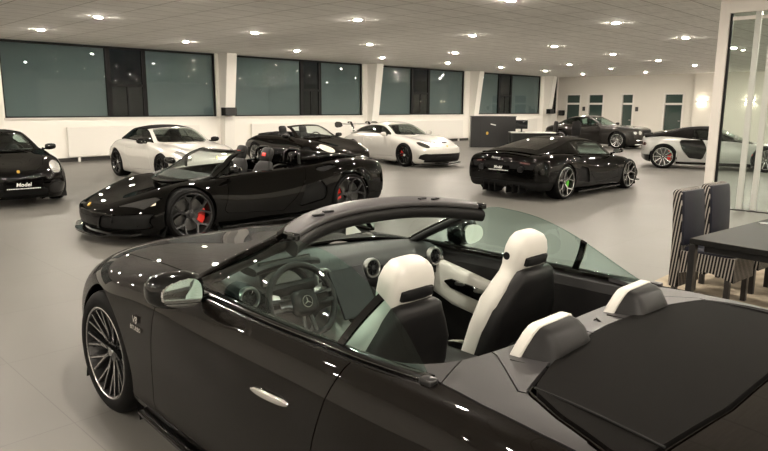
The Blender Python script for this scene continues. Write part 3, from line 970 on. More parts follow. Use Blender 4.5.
# header across the top: satin latch panel over a dark inner beam
def header_pt(a, dx=0.0, dz=0.0):
    k = 1 - abs(a) ** 2.4
    return np.array([-1.405 * (1 - k) - 1.215 * k + dx, .645 * a, 1.222 * (1 - k) + 1.272 * k + dz])
aa = np.linspace(-1.0, 1.0, 41)
g = G(); g.sloft([(header_pt(a, -.035 - .012 * (1 - abs(a) ** 3), .004), (1, 0, .22), (-.22, 0, 1), (.056 - .012 * abs(a) ** 6) * (1 if abs(a) < .985 else .7), .016, 4) for a in aa], 18)
hdr = g.build('windscreen_header', 'header_satin_lit', sl, 50)
g = G(); g.sloft([(header_pt(a, -.050, -.044), (1, 0, .3), (-.3, 0, 1), .050, .036, 3) for a in aa * .985], 14); g.build('header_lining', 'leather_black', hdr, 50)
g = G(); g.sloft([(header_pt(a, .026, -.001), (1, 0, .4), (-.4, 0, 1), .020, .011, 3) for a in aa], 10); g.build('header_seal', 'gloss_black', hdr, 50)
for a in (-.62, -.50, .50, .62):
    p = header_pt(a, -.062, .0195); g = G(); g.box(p, (.022, .055, .006), Matrix.Rotation(-.3 * a, 3, 'Z')); g.build('latch_slot', 'matte_black', hdr, 0, .002)
for s in (1, -1):
    p = header_pt(s * .985, -.055, .002); g = G(); rbox(g, p, (.085, .04, .036)); g.build('latch_cover', 'gloss_black', hdr, 50)
# interior mirror
mi = G(); mi.sloft([((-1.16 + .012 * abs(t), t * .115, 1.145), (0, 0, 1), (1, 0, 0), .036 * (1 - abs(t) ** 4 * .5), .016, 3) for t in np.linspace(-1, 1, 9)], 14)
mio = mi.build('interior_mirror', 'plastic_dark', sl, 50)
G().box((-1.177, 0, 1.145), (.004, .20, .055)).build('mirror_glass', 'mirror_silver', mio, 0, .001)
G().tube([(-1.15, 0, 1.165), (-1.13, 0, 1.235)], .012, 8).build('mirror_stalk', 'plastic_dark', mio, 50)

# ---- side glass
gl_top = [(-.98, .745, 1.005), (-1.22, .712, 1.125), (-1.47, .680, 1.213), (-1.62, .672, 1.225), (-1.80, .676, 1.205), (-1.98, .688, 1.150), (-2.12, .702, 1.085), (-2.24, .728, 1.015), (-2.375, .775, .930)]
gl_bot = [(-.86, .792, .915), (-1.10, .800, .915), (-1.35, .805, .915), (-1.55, .808, .916), (-1.75, .808, .918), (-1.92, .807, .920), (-2.08, .804, .922), (-2.22, .797, .925), (-2.385, .785, .928)]
sg = side_patch(gl_top, gl_bot, 70, 12, .012)
sg = outward(sg)
bar_lo, bar_hi = (-1.960, .92), (-2.075, 1.125)
def barx(V, off): return V[:, 0] - (bar_lo[0] + (V[:, 2] - bar_lo[1]) / (bar_hi[1] - bar_lo[1]) * (bar_hi[0] - bar_lo[0])) - off
for s in (1, -1):
    q = sg if s > 0 else flip_y(sg)
    q.clip(-barx(q.V, .012)).build('door_window', 'glass_side', sl, .005)
    q.clip(barx(q.V, -.012)).build('quarter_window', 'glass_side', sl, .005)
    bar = q.clip(-barx(q.V, -.018)); bar = bar.clip(barx(bar.V, .018)).offset(.003)
    bar.build('window_divider', 'gloss_black', sl, .012)
    # waist rail and its end cap
    lo = curve([(p[0], s * (p[1] + .004), p[2] + .006) for p in gl_bot], 40)
    G().sloft([(p, (0, 1, 0), (0, 0, 1), .026, .013, 3) for p in lo], 12).build('waist_rail', 'gloss_black', sl, 50)
    lo2 = lo + np.array([0, s * .034, -.010])
    G().sloft([(p, (0, 1, 0), (0, 0, 1), .010, .006, 3) for p in lo2], 8).build('waist_trim', 'satin_metal' if False else 'gloss_black', sl, 50)
    eg = G(); rbox(eg, (-2.395, s * .806, .935), (.055, .040, .030)); eg.build('rail_end_cap', 'rim_dark', sl, 50)
    # belt mouldings in the cockpit
    # door mirrors
    p = (-1.075, s * .985, .978)
    mr = door_mirror(sl, p, s, 'gloss_black', (.15, .235, .165), (-1.06, s * .82, .915), 2.4)

# ---- cockpit
cab = G()
fl = [(-.55, .70), (-2.42, .70)]
cab.bx(-2.46, -.50, -.72, .72, .24, .27)
cab.bx(-.52, -.48, -.72, .72, .24, .88)
cab.bx(-2.48, -2.445, -.76, .76, .24, .905)
cab.build('cabin_floor', 'matte_black', sl, 0)
for s in (1, -1):
    # inner door card: dark upper, white armrest with switches, dark pocket
    g = G(); prof = [(.775, .915), (.735, .908), (.715, .86), (.712, .70), (.70, .66), (.715, .30), (.80, .30), (.80, .915)]
    g.prism(prof, lambda q: (-.72, s * q[0], q[1]), lambda q: (-2.40, s * q[0] + s * .015, q[1])); 
    card = g.build('door_card', 'leather_black', sl, 0, .008)
    g = G()
    sec = []
    for x, zt, zb, yo in [(-.95, .86, .76, .715), (-1.05, .865, .66, .705), (-1.25, .838, .60, .69), (-1.5, .80, .575, .675), (-1.72, .775, .565, .668), (-1.84, .765, .575, .672), (-1.88, .755, .60, .70)]:
        sec.append(((x, s * yo, (zt + zb) / 2), (0, 1, 0), (0, 0, 1), .035, (zt - zb) / 2, 4))
    g.sloft(sec, 20); wa = g.build('armrest', 'leather_white', card, 50)
    g = G(); g.sloft([((x, s * (yo - .036), z - .008), (0, 1, 0), (-.12, 0, 1), .010, h, 4) for x, yo, z, h in [(-1.20, .697, .748, .006), (-1.25, .694, .744, .030), (-1.42, .682, .728, .036), (-1.58, .673, .710, .034), (-1.64, .671, .700, .008)]], 14)
    sp = g.build('switch_panel', 'gloss_black', card, 50)
    for x, z in ((-1.33, .752), (-1.47, .738)):
        G().sloft([((x, s * .640, z), (1, 0, -.1), (0, 0, 1), .036, .013, 3), ((x, s * .632, z), (1, 0, -.1), (0, 0, 1), .034, .011, 3)], 14).build('switch', 'satin_metal', sp, 50)
    g = G(); g.lathe([(0, .0), (.055, .0), (.06, -.01)], 24, 'y'); 
    M4 = Matrix.Translation((-1.02, s * .706, .86)) @ Matrix.Rotation(PI if s > 0 else 0, 4, 'Z')
    g.v = [tuple(M4 @ Vector((q[0] * 1.9, q[1], q[2] * .8))) for q in g.v]; g.build('speaker_grille', 'satin_metal', card, 50)
# dashboard
def dash_sec(y):
    k = abs(y) / .72
    xo = -.06 * k ** 2
    return [(-.55 + xo * 2.6, .925 - .012 * k), (-.78 + xo, .945 - .01 * k), (-.96 + xo, .950 - .012 * k), (-1.055 + xo, .925 - .01 * k), (-1.075 + xo, .885), (-1.05 + xo, .835), (-1.02 + xo, .80), (-.98 + xo, .66), (-.90, .50), (-.60, .50)]
g = G(); g.rings([[(x, y, z) for x, z in dash_sec(y)] for y in np.linspace(-.715, .715, 25)], True)
dsh = g.build('dashboard', 'leather_grey', sl, 50)
# white lower band
g = G(); g.sloft([((-1.055 - .05 * (abs(y) / .7) ** 2, y, .805), (0, 0, 1), (1, 0, .2), .030, .022, 4) for y in np.linspace(-.70, .70, 15)], 12); g.build('dash_band', 'leather_black', dsh, 50)
g = G(); g.sloft([((-1.02 - .05 * (abs(y) / .7) ** 2, y, .70), (0, 0, 1), (1, 0, .2), .075, .03, 3) for y in np.linspace(-.69, -.16, 9)], 12); g.build('glovebox', 'leather_black', dsh, 50)
# instrument display and its hood, centre screen
M3 = Matrix.Rotation(R_(14), 3, 'Y')
G().box((-1.075, .40, .965), (.018, .31, .125), M3).build('instrument_display', 'screen_black', dsh, 0, .006)
G().sloft([((-1.03, .40 + t * .19, .985 + .018 * (1 - t * t)), (1, 0, 0), (0, 0, 1), .075, .02, 3) for t in np.linspace(-1, 1, 9)], 14).build('instrument_hood', 'leather_black', dsh, 50)
G().box((-1.155, 0.03, .80), (.016, .235, .27), Matrix.Rotation(R_(32), 3, 'Y')).build('centre_screen', 'screen_matte', dsh, 0, .005)
# turbine air vents
for y in (.645, .17, -.17, -.645):
    c = Vector((-1.082 - .05 * (abs(y) / .7) ** 2, y, .882))
    M4 = Matrix.Translation(c) @ Matrix.Rotation(R_(8), 4, 'Y')
    g = G(); g.lathe([(.040, .0), (.046, -.012), (.053, -.012), (.057, .0), (.055, .02)], 28, 'x'); 
    g.v = [tuple(M4 @ Vector(q)) for q in g.v]
    v = g.build('air_vent', 'satin_metal', dsh, 50)
    g = G()
    for k in range(9):
        a = 2 * PI * k / 9; g.box((-.002, .024 * math.cos(a), .024 * math.sin(a)), (.008, .030, .005), Matrix.Rotation(a, 3, 'X'))
    g.lathe([(.0, -.012), (.012, -.010), (.014, .0)], 16, 'x'); g.v = [tuple(M4 @ Vector(q)) for q in g.v]; g.build('vent_blades', 'rim_dark', v, 0)
    g = G(); g.lathe([(.0, .006), (.042, .006)], 24, 'x'); g.v = [tuple(M4 @ Vector(q)) for q in g.v]; g.build('vent_duct', 'matte_black', v, 0)
# centre console
g = G()
g.sloft([((x, 0.0, z / 2 + .12), (0, 1, 0), (0, 0, 1), w, z / 2 - .12, 6) for x, w, z in [(-.92, .15, .70), (-1.15, .145, .66), (-1.4, .13, .585), (-1.7, .125, .57), (-2.02, .125, .575), (-2.06, .12, .56)]], 20)
con = g.build('centre_console', 'leather_white', sl, 50)
g = G(); g.sloft([((x, 0.0, z), (0, 1, 0), (0, 0, 1), .085, .008, 5) for x, z in [(-1.18, .662), (-1.3, .628), (-1.42, .594), (-1.6, .582)]], 14); g.build('console_trim', 'gloss_black', con, 50)
G().sloft([((x, 0.0, .60), (0, 1, 0), (0, 0, 1), .105, .03, 4) for x in (-1.68, -1.72, -2.0, -2.04)], 16).build('console_armrest', 'leather_black', con, 50)

# steering wheel, left-hand drive
sw_c = Vector((-1.215, .405, .838)); tl = R_(24)
A = Matrix.Translation(sw_c) @ Matrix.Rotation(tl, 4, 'Y')
def put(g, M4): g.v = [tuple(M4 @ Vector(q)) for q in g.v]; return g
ring = []
for k in range(56):
    a = 2 * PI * k / 56
    ry, rz = .186 * math.cos(a), .182 * math.sin(a)
    if rz < -.155: rz = -.155 - (abs(rz) - .155) * .25
    ring.append(Vector((0, ry, rz)))
rings = []
for k, p in enumerate(ring):
    d = p.normalized(); th = .0165
    rings.append([p + d * th * math.cos(q) + Vector((1, 0, 0)) * th * 1.05 * math.sin(q) for q in [2 * PI * j / 12 for j in range(12)]])
stw = put(G().rings(rings, False, True), A).build('steering_wheel', 'leather_black', sl, 60)
hub = G(); hub.sloft([((x, 0, -.008), (0, 1, 0), (0, 0, 1), w, h, 3) for x, w, h in [(.045, .05, .05), (.0, .075, .066), (-.022, .072, .062), (-.034, .055, .048), (-.037, .02, .02)]], 24)
put(hub, A).build('airbag_hub', 'leather_black', stw, 60)
sp = G()
for s in (1, -1):
    for dz, e in ((.012, .03), (-.020, .0)):
        sp.sloft([((-.006, s * (.055 + t * .12), dz + e * t * .5), (0, 0, 1), (1, 0, 0), .012, .008, 3) for t in (0, .5, 1)], 10)
    sp.sloft([((-.004, s * (.020 + .012 * t), -.055 - t * .10), (0, 1, 0), (1, 0, 0), .011, .008, 3) for t in (0, .5, 1)], 10)
put(sp, A).build('wheel_spokes', 'rim_dark', stw, 60)
bt_ = G()
for s in (1, -1): bt_.sloft([((-.012, s * (.075 + t * .065), -.004 + t * .006), (0, 0, 1), (1, 0, 0), .024 - .004 * t, .008, 4) for t in (0, .5, 1)], 12)
put(bt_, A).build('spoke_buttons', 'gloss_black', stw, 60)
st = G()
for k in range(3):
    a = PI / 2 + k * 2 * PI / 3
    tip = (.026 * math.cos(a), .026 * math.sin(a)); p1 = (.0045 * math.cos(a + PI / 3), .0045 * math.sin(a + PI / 3)); p2 = (.0045 * math.cos(a - PI / 3), .0045 * math.sin(a - PI / 3))
    st.prism([tip, p1, (0, 0), p2], lambda q: (-.041, q[0], q[1] - .006), lambda q: (-.036, q[0], q[1] - .006))
em = G(); em.lathe([(.026, -.0365), (.026, -.041), (.029, -.041), (.029, -.0365)], 32, 'x'); em.v = [(q[0], q[1], q[2] - .006) for q in em.v]
st.add(em.v, em.f)
put(st, A).build('wheel_emblem', 'chrome', stw, 0)
pd = G()
for s in (1, -1): pd.sloft([((.03, s * (.10 + .055 * t), .035 + .02 * t), (0, .25 * s, 1), (1, 0, 0), .020, .003, 3) for t in (0, .5, 1)], 10)
put(pd, A).build('shift_paddle', 'satin_metal', stw, 60)
put(G().tube([(.03, 0, 0), (.22, 0, .02)], .045, 12), A).build('steering_column', 'plastic_dark', stw, 50)

# ---- seats with integrated headrests
def sl_seat(y):
    tl = R_(17)
    up = Vector((-math.sin(tl), 0, math.cos(tl))); fw = Vector((math.cos(tl), 0, math.sin(tl))); sd = Vector((0, 1, 0))
    o = Vector((-1.73, y, .355))
    # white front body, including the headrest
    prof = [(0.0, .235, .06), (.06, .25, .075), (.20, .262, .080), (.38, .262, .078), (.52, .245, .072), (.60, .205, .062), (.645, .155, .058), (.68, .133, .060), (.72, .132, .064), (.77, .128, .064), (.81, .112, .058), (.835, .088, .048), (.848, .05, .03)]
    front = G().sloft([(o + up * t + fw * (.015 + .03 * max(0, t - .6) * 4), sd, fw, w, th, 3.4) for t, w, th in prof], 28).build('seat', 'leather_white', sl, 60)
    pb = [(-.02, .215, .04), (.0, .24, .055), (.2, .263, .066), (.38, .260, .062), (.50, .235, .056), (.59, .185, .050), (.645, .150, .044), (.685, .130, .036), (.700, .105, .018)]
    G().sloft([(o + up * t - fw * .047, sd, fw, w, th, 3.6) for t, w, th in pb], 28).build('seat_back_shell', 'leather_black', front, 60)
    sl_ = G().sloft([(o + up * t + fw * (.015 + .03 * max(0, t - .6) * 4 - th0), sd, fw, w, .012, 4) for t, w, th0 in [(.712, .05, .062), (.716, .090, .0635), (.752, .088, .0655), (.757, .050, .064)]], 16)
    sl_.build('headrest_slot', 'matte_black', front, 50)
    for s in ((1,) if y < 0 else (-1,)):
        g = G(); g.lathe([(0, 0), (.018, 0), (.02, -.006)], 18, 'y')
        M4 = Matrix.Translation(o + up * .735 + fw * .05 + sd * s * .132) @ Matrix.Rotation(0 if s > 0 else PI, 4, 'Z')
        g.v = [tuple(M4 @ Vector(q)) for q in g.v]; g.build('scarf_nozzle', 'matte_black', front, 50)
    ins = G().sloft([(o + up * t + fw * (.105 if t < .6 else .098), sd, fw, w, .015, 3.5) for t, w in [(.04, .10), (.08, .145), (.30, .155), (.5, .14), (.56, .09)]], 20)
    ins.build('seat_insert', 'leather_black', front, 60)
    # pocket seam on the shell
    sm = G(); sm.tube([o + up * t - fw * (.112) + sd * yy for t, yy in [(.05, -.16), (.30, -.15), (.335, -.11), (.335, .11), (.30, .15), (.05, .16)]], .004, 6); sm.build('shell_seam', 'matte_black', front, 50)
    cg = G(); rbox(cg, (-1.545, y, .36), (.52, .50, .17), 4); cu = cg.build('seat_cushion', 'leather_white', front, 60)
    cg = G(); rbox(cg, (-1.53, y, .385), (.44, .28, .15), 4); cg.build('cushion_insert', 'leather_black', front, 60)
    return front
for y in (.415, -.415): sl_seat(y)
# rear head fairings (rear headrests) standing on the deck edge
for s in (1, -1):
    cx = -2.480
    tz = [(-.172, -.01), (-.150, .045), (-.126, .086), (-.105, .104), (-.085, .108), (.085, .108), (.105, .104), (.126, .086), (.150, .045), (.172, -.01)]
    if s < 0: tz = tz[::1]
    def hr(x, ky, kz, dz=0.0): return [(x - .30 * z * kz, s * .315 + y * ky, .948 + z * kz + dz) for y, z in tz]
    wf = G().rings([hr(cx + .024, .93, .93), hr(cx + .018, 1, 1), hr(cx - .018, 1, 1), hr(cx - .022, .97, .97)], True).build('rear_headrest', 'leather_white', sl, 45, .004)
    G().rings([hr(cx - .018, .955, .955), hr(cx - .050, .945, .90), hr(cx - .080, .92, .74), hr(cx - .110, .88, .40), hr(cx - .130, .84, .10)], True).build('headrest_back', 'leather_black', wf, 50)
    dz = lambda y: .9675 - .0575 * y * y
    pth = [(x, s * y, dz(y)) for x, y in [(-2.50, .115), (-2.575, .12), (-2.597, .15), (-2.61, .46), (-2.60, .495), (-2.49, .515)]]
    G().tube(pth, .0035, 6).build('headrest_seam', 'matte_black', wf, 50)
# small hook on the deck centre
G().tube([(-2.495, -.02, .962), (-2.505, -.02, .975), (-2.525, -.02, .962)], .005, 8).build('deck_hook', 'gloss_black', sl, 50)
# headlights and tail lamps (far ends of the car)
# ================================================================== the other cars in the hall
def greenhouse(root, gh, paint, roof_mat, glass='glass_car', sideglass='glass_dark', uH=.34, uR=.66, um=.02, open_top=False, bpillar=.52, side_u=(.05, .80), rear_glass=True, frame_mat=None, pil=.055):
    """gh: list of (cx, cz, rx, ry, rz, bx, by, bz) from the screen base over the roof to the tail"""
    cen = [(a[0], a[1]) for a in gh]; rail = [a[2:5] for a in gh]; belt = [a[5:8] for a in gh]
    t = orient(top_patch(cen, rail, 64, 12), (0, 0, 1))
    frame_mat = frame_mat or paint
    w = t.keep(lambda V: V[:, 6] - uH)
    ins = lambda V: np.maximum.reduce([um - V[:, 6], V[:, 6] - (uH - .02), np.abs(V[:, 7] - .5) - (.5 - pil)])
    scr, frm = w.cut(ins, .004)
    scr.offset(-.004).build('windscreen', glass, root, .005)
    frm.build('windscreen_frame', frame_mat, root, .035)
    if open_top: return
    r = t.clip(uH + .003 - t.V[:, 6])
    if rear_glass:
        gi = lambda V: np.maximum.reduce([uR - V[:, 6], V[:, 6] - .95, np.abs(V[:, 7] - .5) - .36])
        rg, r = r.cut(gi, .004)
        rg.build('rear_window', 'glass_dark', root, .005)
    r.build('roof' if roof_mat != 'soft_top_fabric' else 'soft_top', roof_mat, root, .03)
    s0 = side_patch(rail, belt, 64, 10)
    s0 = outward(s0)
    for s in (1, -1):
        q = s0 if s > 0 else flip_y(s0)
        win = lambda V: np.maximum.reduce([side_u[0] - V[:, 6], V[:, 6] - side_u[1], .05 - V[:, 7], V[:, 7] - .90])
        gl, fr = q.cut(win, .003)
        gl = gl.offset(-.004)
        gl.keep(lambda V: V[:, 6] - bpillar + .008).build('side_window', sideglass, root, .005)
        if side_u[1] > bpillar + .03: gl.clip(bpillar + .008 - gl.V[:, 6]).build('quarter_window', sideglass, root, .005)
        gl.keep(lambda V: np.abs(V[:, 6] - bpillar) - .007).build('window_pillar', 'gloss_black', root, .01)
        fr.build('window_frame', 'gloss_black' if roof_mat == 'gloss_black' else (roof_mat if roof_mat == 'soft_top_fabric' else paint), root, .02)

def scale_st(stn, kz=1.0, ky=1.0):
    out = []
    for r in stn:
        r = list(r)
        for i in (1, 2, 4, 6, 8): r[i] *= kz
        for i in (3, 5, 7, 9): r[i] *= ky
        out.append(tuple(r))
    return out

def ell_yz(cy, cz, ry, rz, x0, rot=0.0):
    def f(V):
        y = np.abs(V[:, 1]) - cy; z = V[:, 2] - cz
        c, s = math.cos(rot), math.sin(rot)
        a, b_ = y * c + z * s, -y * s + z * c
        return np.maximum((np.hypot(a / ry, b_ / rz) - 1) * min(ry, rz), (x0 - V[:, 0]))
    return f

# ---------------------------------------------------------------- rear-engined coupe / cabriolet family
RST = [
    (.99, .50, .49, .30, .47, .46, .43, .52, .37, .46), (.965, .58, .57, .46, .54, .62, .43, .70, .24, .60),
    (.82, .645, .655, .58, .60, .765, .45, .83, .14, .72), (.42, .715, .785, .665, .71, .85, .50, .895, .13, .80),
    (0, .785, .842, .66, .76, .865, .53, .905, .13, .82), (-.4, .87, .868, .70, .785, .865, .55, .90, .14, .84),
    (-.8, .92, .905, .745, .81, .868, .56, .90, .15, .85), (-1.6, .945, .925, .765, .82, .872, .58, .905, .16, .85),
    (-2.1, .965, .94, .755, .835, .905, .58, .922, .17, .86), (-2.45, .955, .925, .75, .83, .918, .58, .926, .18, .86),
    (-2.85, .905, .875, .72, .80, .885, .58, .910, .20, .84), (-3.2, .82, .80, .64, .74, .80, .56, .85, .25, .75),
    (-3.44, .72, .71, .52, .66, .68, .52, .74, .30, .64), (-3.52, .60, .59, .42, .57, .54, .53, .58, .46, .52)]
RGH = [(-.40, .885, -.68, .705, .90, -.68, .710, .895), (-.74, 1.075, -.95, .640, 1.055, -.93, .750, .912), (-1.07, 1.232, -1.27, .575, 1.185, -1.30, .775, .930),
       (-1.5, 1.278, -1.72, .56, 1.213, -1.75, .785, .942), (-2.05, 1.235, -2.18, .565, 1.150, -2.2, .775, .948), (-2.55, 1.085, -2.58, .59, 1.02, -2.58, .71, .935), (-3.0, .90, -2.95, .60, .88, -2.95, .605, .875)]
RGS = [(-.40, .885, -.68, .705, .90, -.68, .710, .895), (-.74, 1.075, -.95, .640, 1.055, -.93, .750, .912), (-1.07, 1.232, -1.27, .575, 1.185, -1.30, .775, .930),
       (-1.5, 1.285, -1.72, .57, 1.222, -1.75, .785, .942), (-2.0, 1.255, -2.13, .58, 1.165, -2.15, .775, .948), (-2.40, 1.10, -2.45, .60, 1.03, -2.45, .72, .942), (-2.72, .95, -2.68, .62, .925, -2.68, .63, .92)]

def rear_engined(name, label, loc, rz, paint, kind='coupe', roof=None, style='ten', rims=('rim_black', None), cal='caliper_grey', lamp='headlight_inner', group=None, badge=True, plate_front=False, frontstyle='carrera', sideglass='glass_dark', roofmat=None):
    c = thing(name, label, 'car', loc, rz, group)
    b = outward(body_surface(RST, 120, 34, .40, .34, 2.6, 0.0, -2.45, .93))
    for ax, rr in ((0, .364), (-2.45, .378)): b = b.remove(mx(circ(ax, .345, rr), absy(.52)))
    ck = mirror_poly([(-.50, 0), (-.60, .45), (-.76, .66), (-1.0, .70), (-2.0, .70), (-2.12 if kind == 'open' else -2.35, .62), (-2.20 if kind == 'open' else -2.45, 0)])
    b = b.remove(mx(xy(ck, 1), above(2, .74)))
    for s in (1, -1):
        h, b = b.cut(mx(ell_yz(.655, .66, .098 if frontstyle == 'gt' else .115, .075 if frontstyle == 'gt' else .095, .35, .55), above(2, .5), side(s)), .006)
        ho = h.offset(.004).build('headlight', lamp, c, .02)
        for k, (dy, dz) in enumerate(((-.035, .03), (.035, .03), (-.035, -.03), (.035, -.03))):
            pass
        d, b = b.cut(mx(xz([(-.60, 1.1), (-.60, .62), (-.50, .30), (-1.62, .26), (-1.86, .55), (-1.92, 1.1)], 0), absy(.40), side(s)), .006)
        do = d.build('door', paint, c)
        G().sloft([((-1.50 - .20 * t, s * (.908 + .01 * math.sin(PI * t)), .76 + .01 * t), (0, 0, 1), (0, 1, 0), .013, .012, 3) for t in (0, .1, .5, .9, 1)], 10).build('door_handle', paint, do, 50)
        door_mirror(c, (-.86, s * .955, .935), s, 'gloss_black' if paint != 'paint_white' or kind != 'gt' else paint, (.11, .19, .125), (-.84, s * .80, .90))
        lo, b = b.cut(mx(yz([(.46, .20), (.46, .40), (.80, .42), (.80, .22)], 1, True), above(0, .3), side(s)), .004)
        lo.build('front_intake', 'gloss_black' if frontstyle == 'carrera' else 'matte_black', c, .03)
        G().sloft([((.905 - .42 * ((y - .42) / .4) ** 2.0, s * y, .455), (0, 0, 1), (1, 0, 0), .014, .012, 3) for y in np.linspace(.44, .76, 9)], 8).build('daytime_light', 'headlight_inner', c, 50)
    hd, b = b.cut(mx(xy(mirror_poly([(.90, 0), (.86, .30), (.62, .46), (.2, .56), (-.38, .62), (-.50, .5), (-.47, 0)])), above(2, .5)), .006)
    hd.build('bonnet', paint, c)
    ce, b = b.cut(mx(yz([(-.44, .20), (-.44, .33), (.44, .33), (.44, .20)]), above(0, .4)), .004)
    ce.build('centre_grille', 'matte_black', c, .03)
    if frontstyle == 'gt':
        ce2, b = b.cut(mx(yz([(-.74, .16), (-.60, .41), (.60, .41), (.74, .16)]), above(0, .5)), .004)
        ce2.build('lower_grille', 'matte_black', c, .03)
        G().sloft([((.955 - .42 * (abs(y) / .93) ** 2.6, y, .115), (1, 0, 0), (0, 0, 1), .06, .012, 4) for y in np.linspace(-.76, .76, 17)], 10).build('front_splitter', 'matte_black', c, 50)
        for s in (1, -1):
            G().box((.55, s * .22, .715), (.07, .20, .02), Matrix.Rotation(R_(14), 3, 'Y')).build('bonnet_outlet', 'matte_black', c, 0, .004)
        # swan neck wing
        wg = G(); wg.sloft([((-3.42, y, 1.165), (1, 0, .10), (-.1, 0, 1), .145, .024, 2.4) for y in np.linspace(-.76, .76, 9)], 14)
        wo = wg.build('rear_wing', paint, c, 50)
        for s in (1, -1):
            G().prism(chaikin([(-3.62, 1.03), (-3.65, 1.24), (-3.24, 1.24), (-3.20, 1.07)], 1).tolist(), lambda p: (p[0], s * .76, p[1]), lambda p: (p[0], s * .78, p[1])).build('wing_end_plate', 'gloss_black', wo, 0)
            G().tube([(-3.05, s * .38, .86), (-3.16, s * .38, 1.09), (-3.26, s * .38, 1.235), (-3.38, s * .38, 1.235), (-3.43, s * .38, 1.175)], [.07, .055, .045, .04, .04], 8, .35).build('wing_strut', 'gloss_black', wo, 50)
    rb, b = b.cut(mx(xy(mirror_poly([(-2.46 if kind != 'open' else -2.24, 0), (-2.50, .58), (-3.15, .60), (-3.30, 0)])), above(2, .70)), .005)
    rb.build('engine_lid', paint, c)
    tl, b = b.cut(mx(yz([(-.95, .665), (-.95, .715), (.95, .715), (.95, .665)]), below(0, -3.05)), .004)
    tl.build('tail_light', 'lamp_red', c, .02)
    sl_, b = b.cut(mx(below(2, .20), above(0, -2.1), below(0, -.34)), .004)
    sl_.build('side_sill', 'gloss_black' if paint != 'paint_white' else paint, c)
    b.build('body', paint, c)
    for s in (1, -1):
        wheel_well(c, 0, s, .345, .370, .86); wheel_well(c, -2.45, s, .345, .384, .88)
        put_wheel(c, 0, s, .895, .342, .245, .258, style, True, rims[0], rims[1], cal)
        put_wheel(c, -2.45, s, .918, .357, .30, .268, style, False, rims[0], rims[1], cal)
    if badge:
        g = G(); g.sloft([((.925, 0, .622), (0, 1, 0), (-.5, 0, .8), .026, .034, 2.6), ((.934, 0, .628), (0, 1, 0), (-.5, 0, .8), .024, .031, 2.6)], 14); g.build('badge', 'gold_badge', c, 50)
    cabin(c, -.62, -2.10, .70, .24, .80)
    dash(c, -1.02, .69, .905, .40)
    simple_steering(c, (-1.12, .36, .84))
    for y in (.36, -.36): simple_seat(c, -1.62, y, .42)
    if kind == 'open':
        greenhouse(c, RGH, paint, paint, 'glass_car', uH=.34, open_top=True)
        # folded hood and rear seats
        G().sloft([((-2.40 + .02 * abs(y), y, .955 - .05 * (abs(y) / .7) ** 2), (1, 0, 0), (0, 0, 1), .26, .045, 3) for y in np.linspace(-.66, .66, 11)], 16).build('folded_hood', 'soft_top_fabric', c, 50)
        for y in (.33, -.33):
            G().sloft([((-2.08 - .03 * t, y, .88 + t * .14), (0, 1, 0), (1, 0, 0), .17 * w, .05, 3) for t, w in ((0, 1), (.5, 1), (.9, .85), (1, .5))], 14).build('rear_headrest', 'leather_black', c, 50)
    else:
        gh = RGS if roof == 'soft_top_fabric' else RGH
        greenhouse(c, gh, paint, roof or paint, 'glass_car', sideglass, uH=.34, uR=.70, bpillar=.56, side_u=(.06, .80 if roof != 'soft_top_fabric' else .70), rear_glass=True)
    if plate_front: plate(c, (1.0, 0.05, .385), (0, 1, 0), (0, 0, 1), .62, .15)
    # wipers
    for y0, y1 in ((.45, -.10), (-.05, -.60)):
        G().tube([(-.40 - .10 * abs(y0), y0, .905), (-.50 - .22 * abs(y1), y1, .935)], .008, 6).build('wiper', 'matte_black', c, 40)
    return c

rear_engined('sports_coupe', 'black sports car nose-on at the left edge with a gold bonnet badge and front plate', (3.584, 13.065, 0), R_(-95.2), 'paint_black', 'coupe', None, 'ten', ('rim_black', None), 'caliper_grey', 'headlight_inner', plate_front=True, sideglass='glass_side')
rear_engined('soft_top_car', 'white sports car with closed black fabric roof by the window wall', (7.692, 13.57, 0), R_(-91.9), 'paint_white', 'coupe', 'soft_top_fabric', 'twin5', ('rim_black', None), 'caliper_grey', 'headlight_inner')
rear_engined('winged_coupe', 'white sports coupe with a tall rear wing and red brake calipers', (14.96, 12.86, 0), R_(-96), 'paint_white', 'gt', None, 'ten', ('rim_black', None), 'caliper_red', 'headlight_dark', frontstyle='gt')
rear_engined('open_cabriolet', 'dark brown open cabriolet with pale oval headlights behind the black supercar', (11.79, 13.53, 0), R_(-92), 'paint_dark_brown', 'open', None, 'twin5', ('rim_silver', None), 'caliper_grey', 'headlight_pale', badge=False)

# ---------------------------------------------------------------- mid-engined wedge supercars
WST = [
    (.97, .385, .38, .30, .37, .50, .34, .56, .29, .50), (.94, .43, .425, .46, .40, .66, .32, .76, .17, .66),
    (.74, .50, .52, .62, .475, .82, .37, .90, .12, .80), (.38, .575, .655, .675, .59, .865, .42, .93, .12, .82),
    (0, .645, .715, .68, .645, .885, .46, .945, .12, .84), (-.36, .725, .735, .69, .68, .868, .48, .930, .13, .86),
    (-.8, .79, .775, .735, .705, .850, .46, .922, .14, .87), (-1.45, .825, .805, .755, .735, .858, .46, .925, .15, .88),
    (-2.0, .865, .845, .765, .77, .885, .50, .938, .16, .88), (-2.4, .915, .878, .765, .80, .915, .53, .957, .17, .88),
    (-2.8, .93, .885, .745, .805, .915, .54, .962, .19, .86), (-3.14, .91, .865, .71, .79, .88, .54, .935, .20, .84),
    (-3.36, .88, .84, .67, .765, .84, .52, .90, .22, .82), (-3.44, .83, .80, .64, .73, .80, .50, .86, .26, .78), (-3.47, .66, .65, .58, .62, .72, .50, .76, .38, .72)]
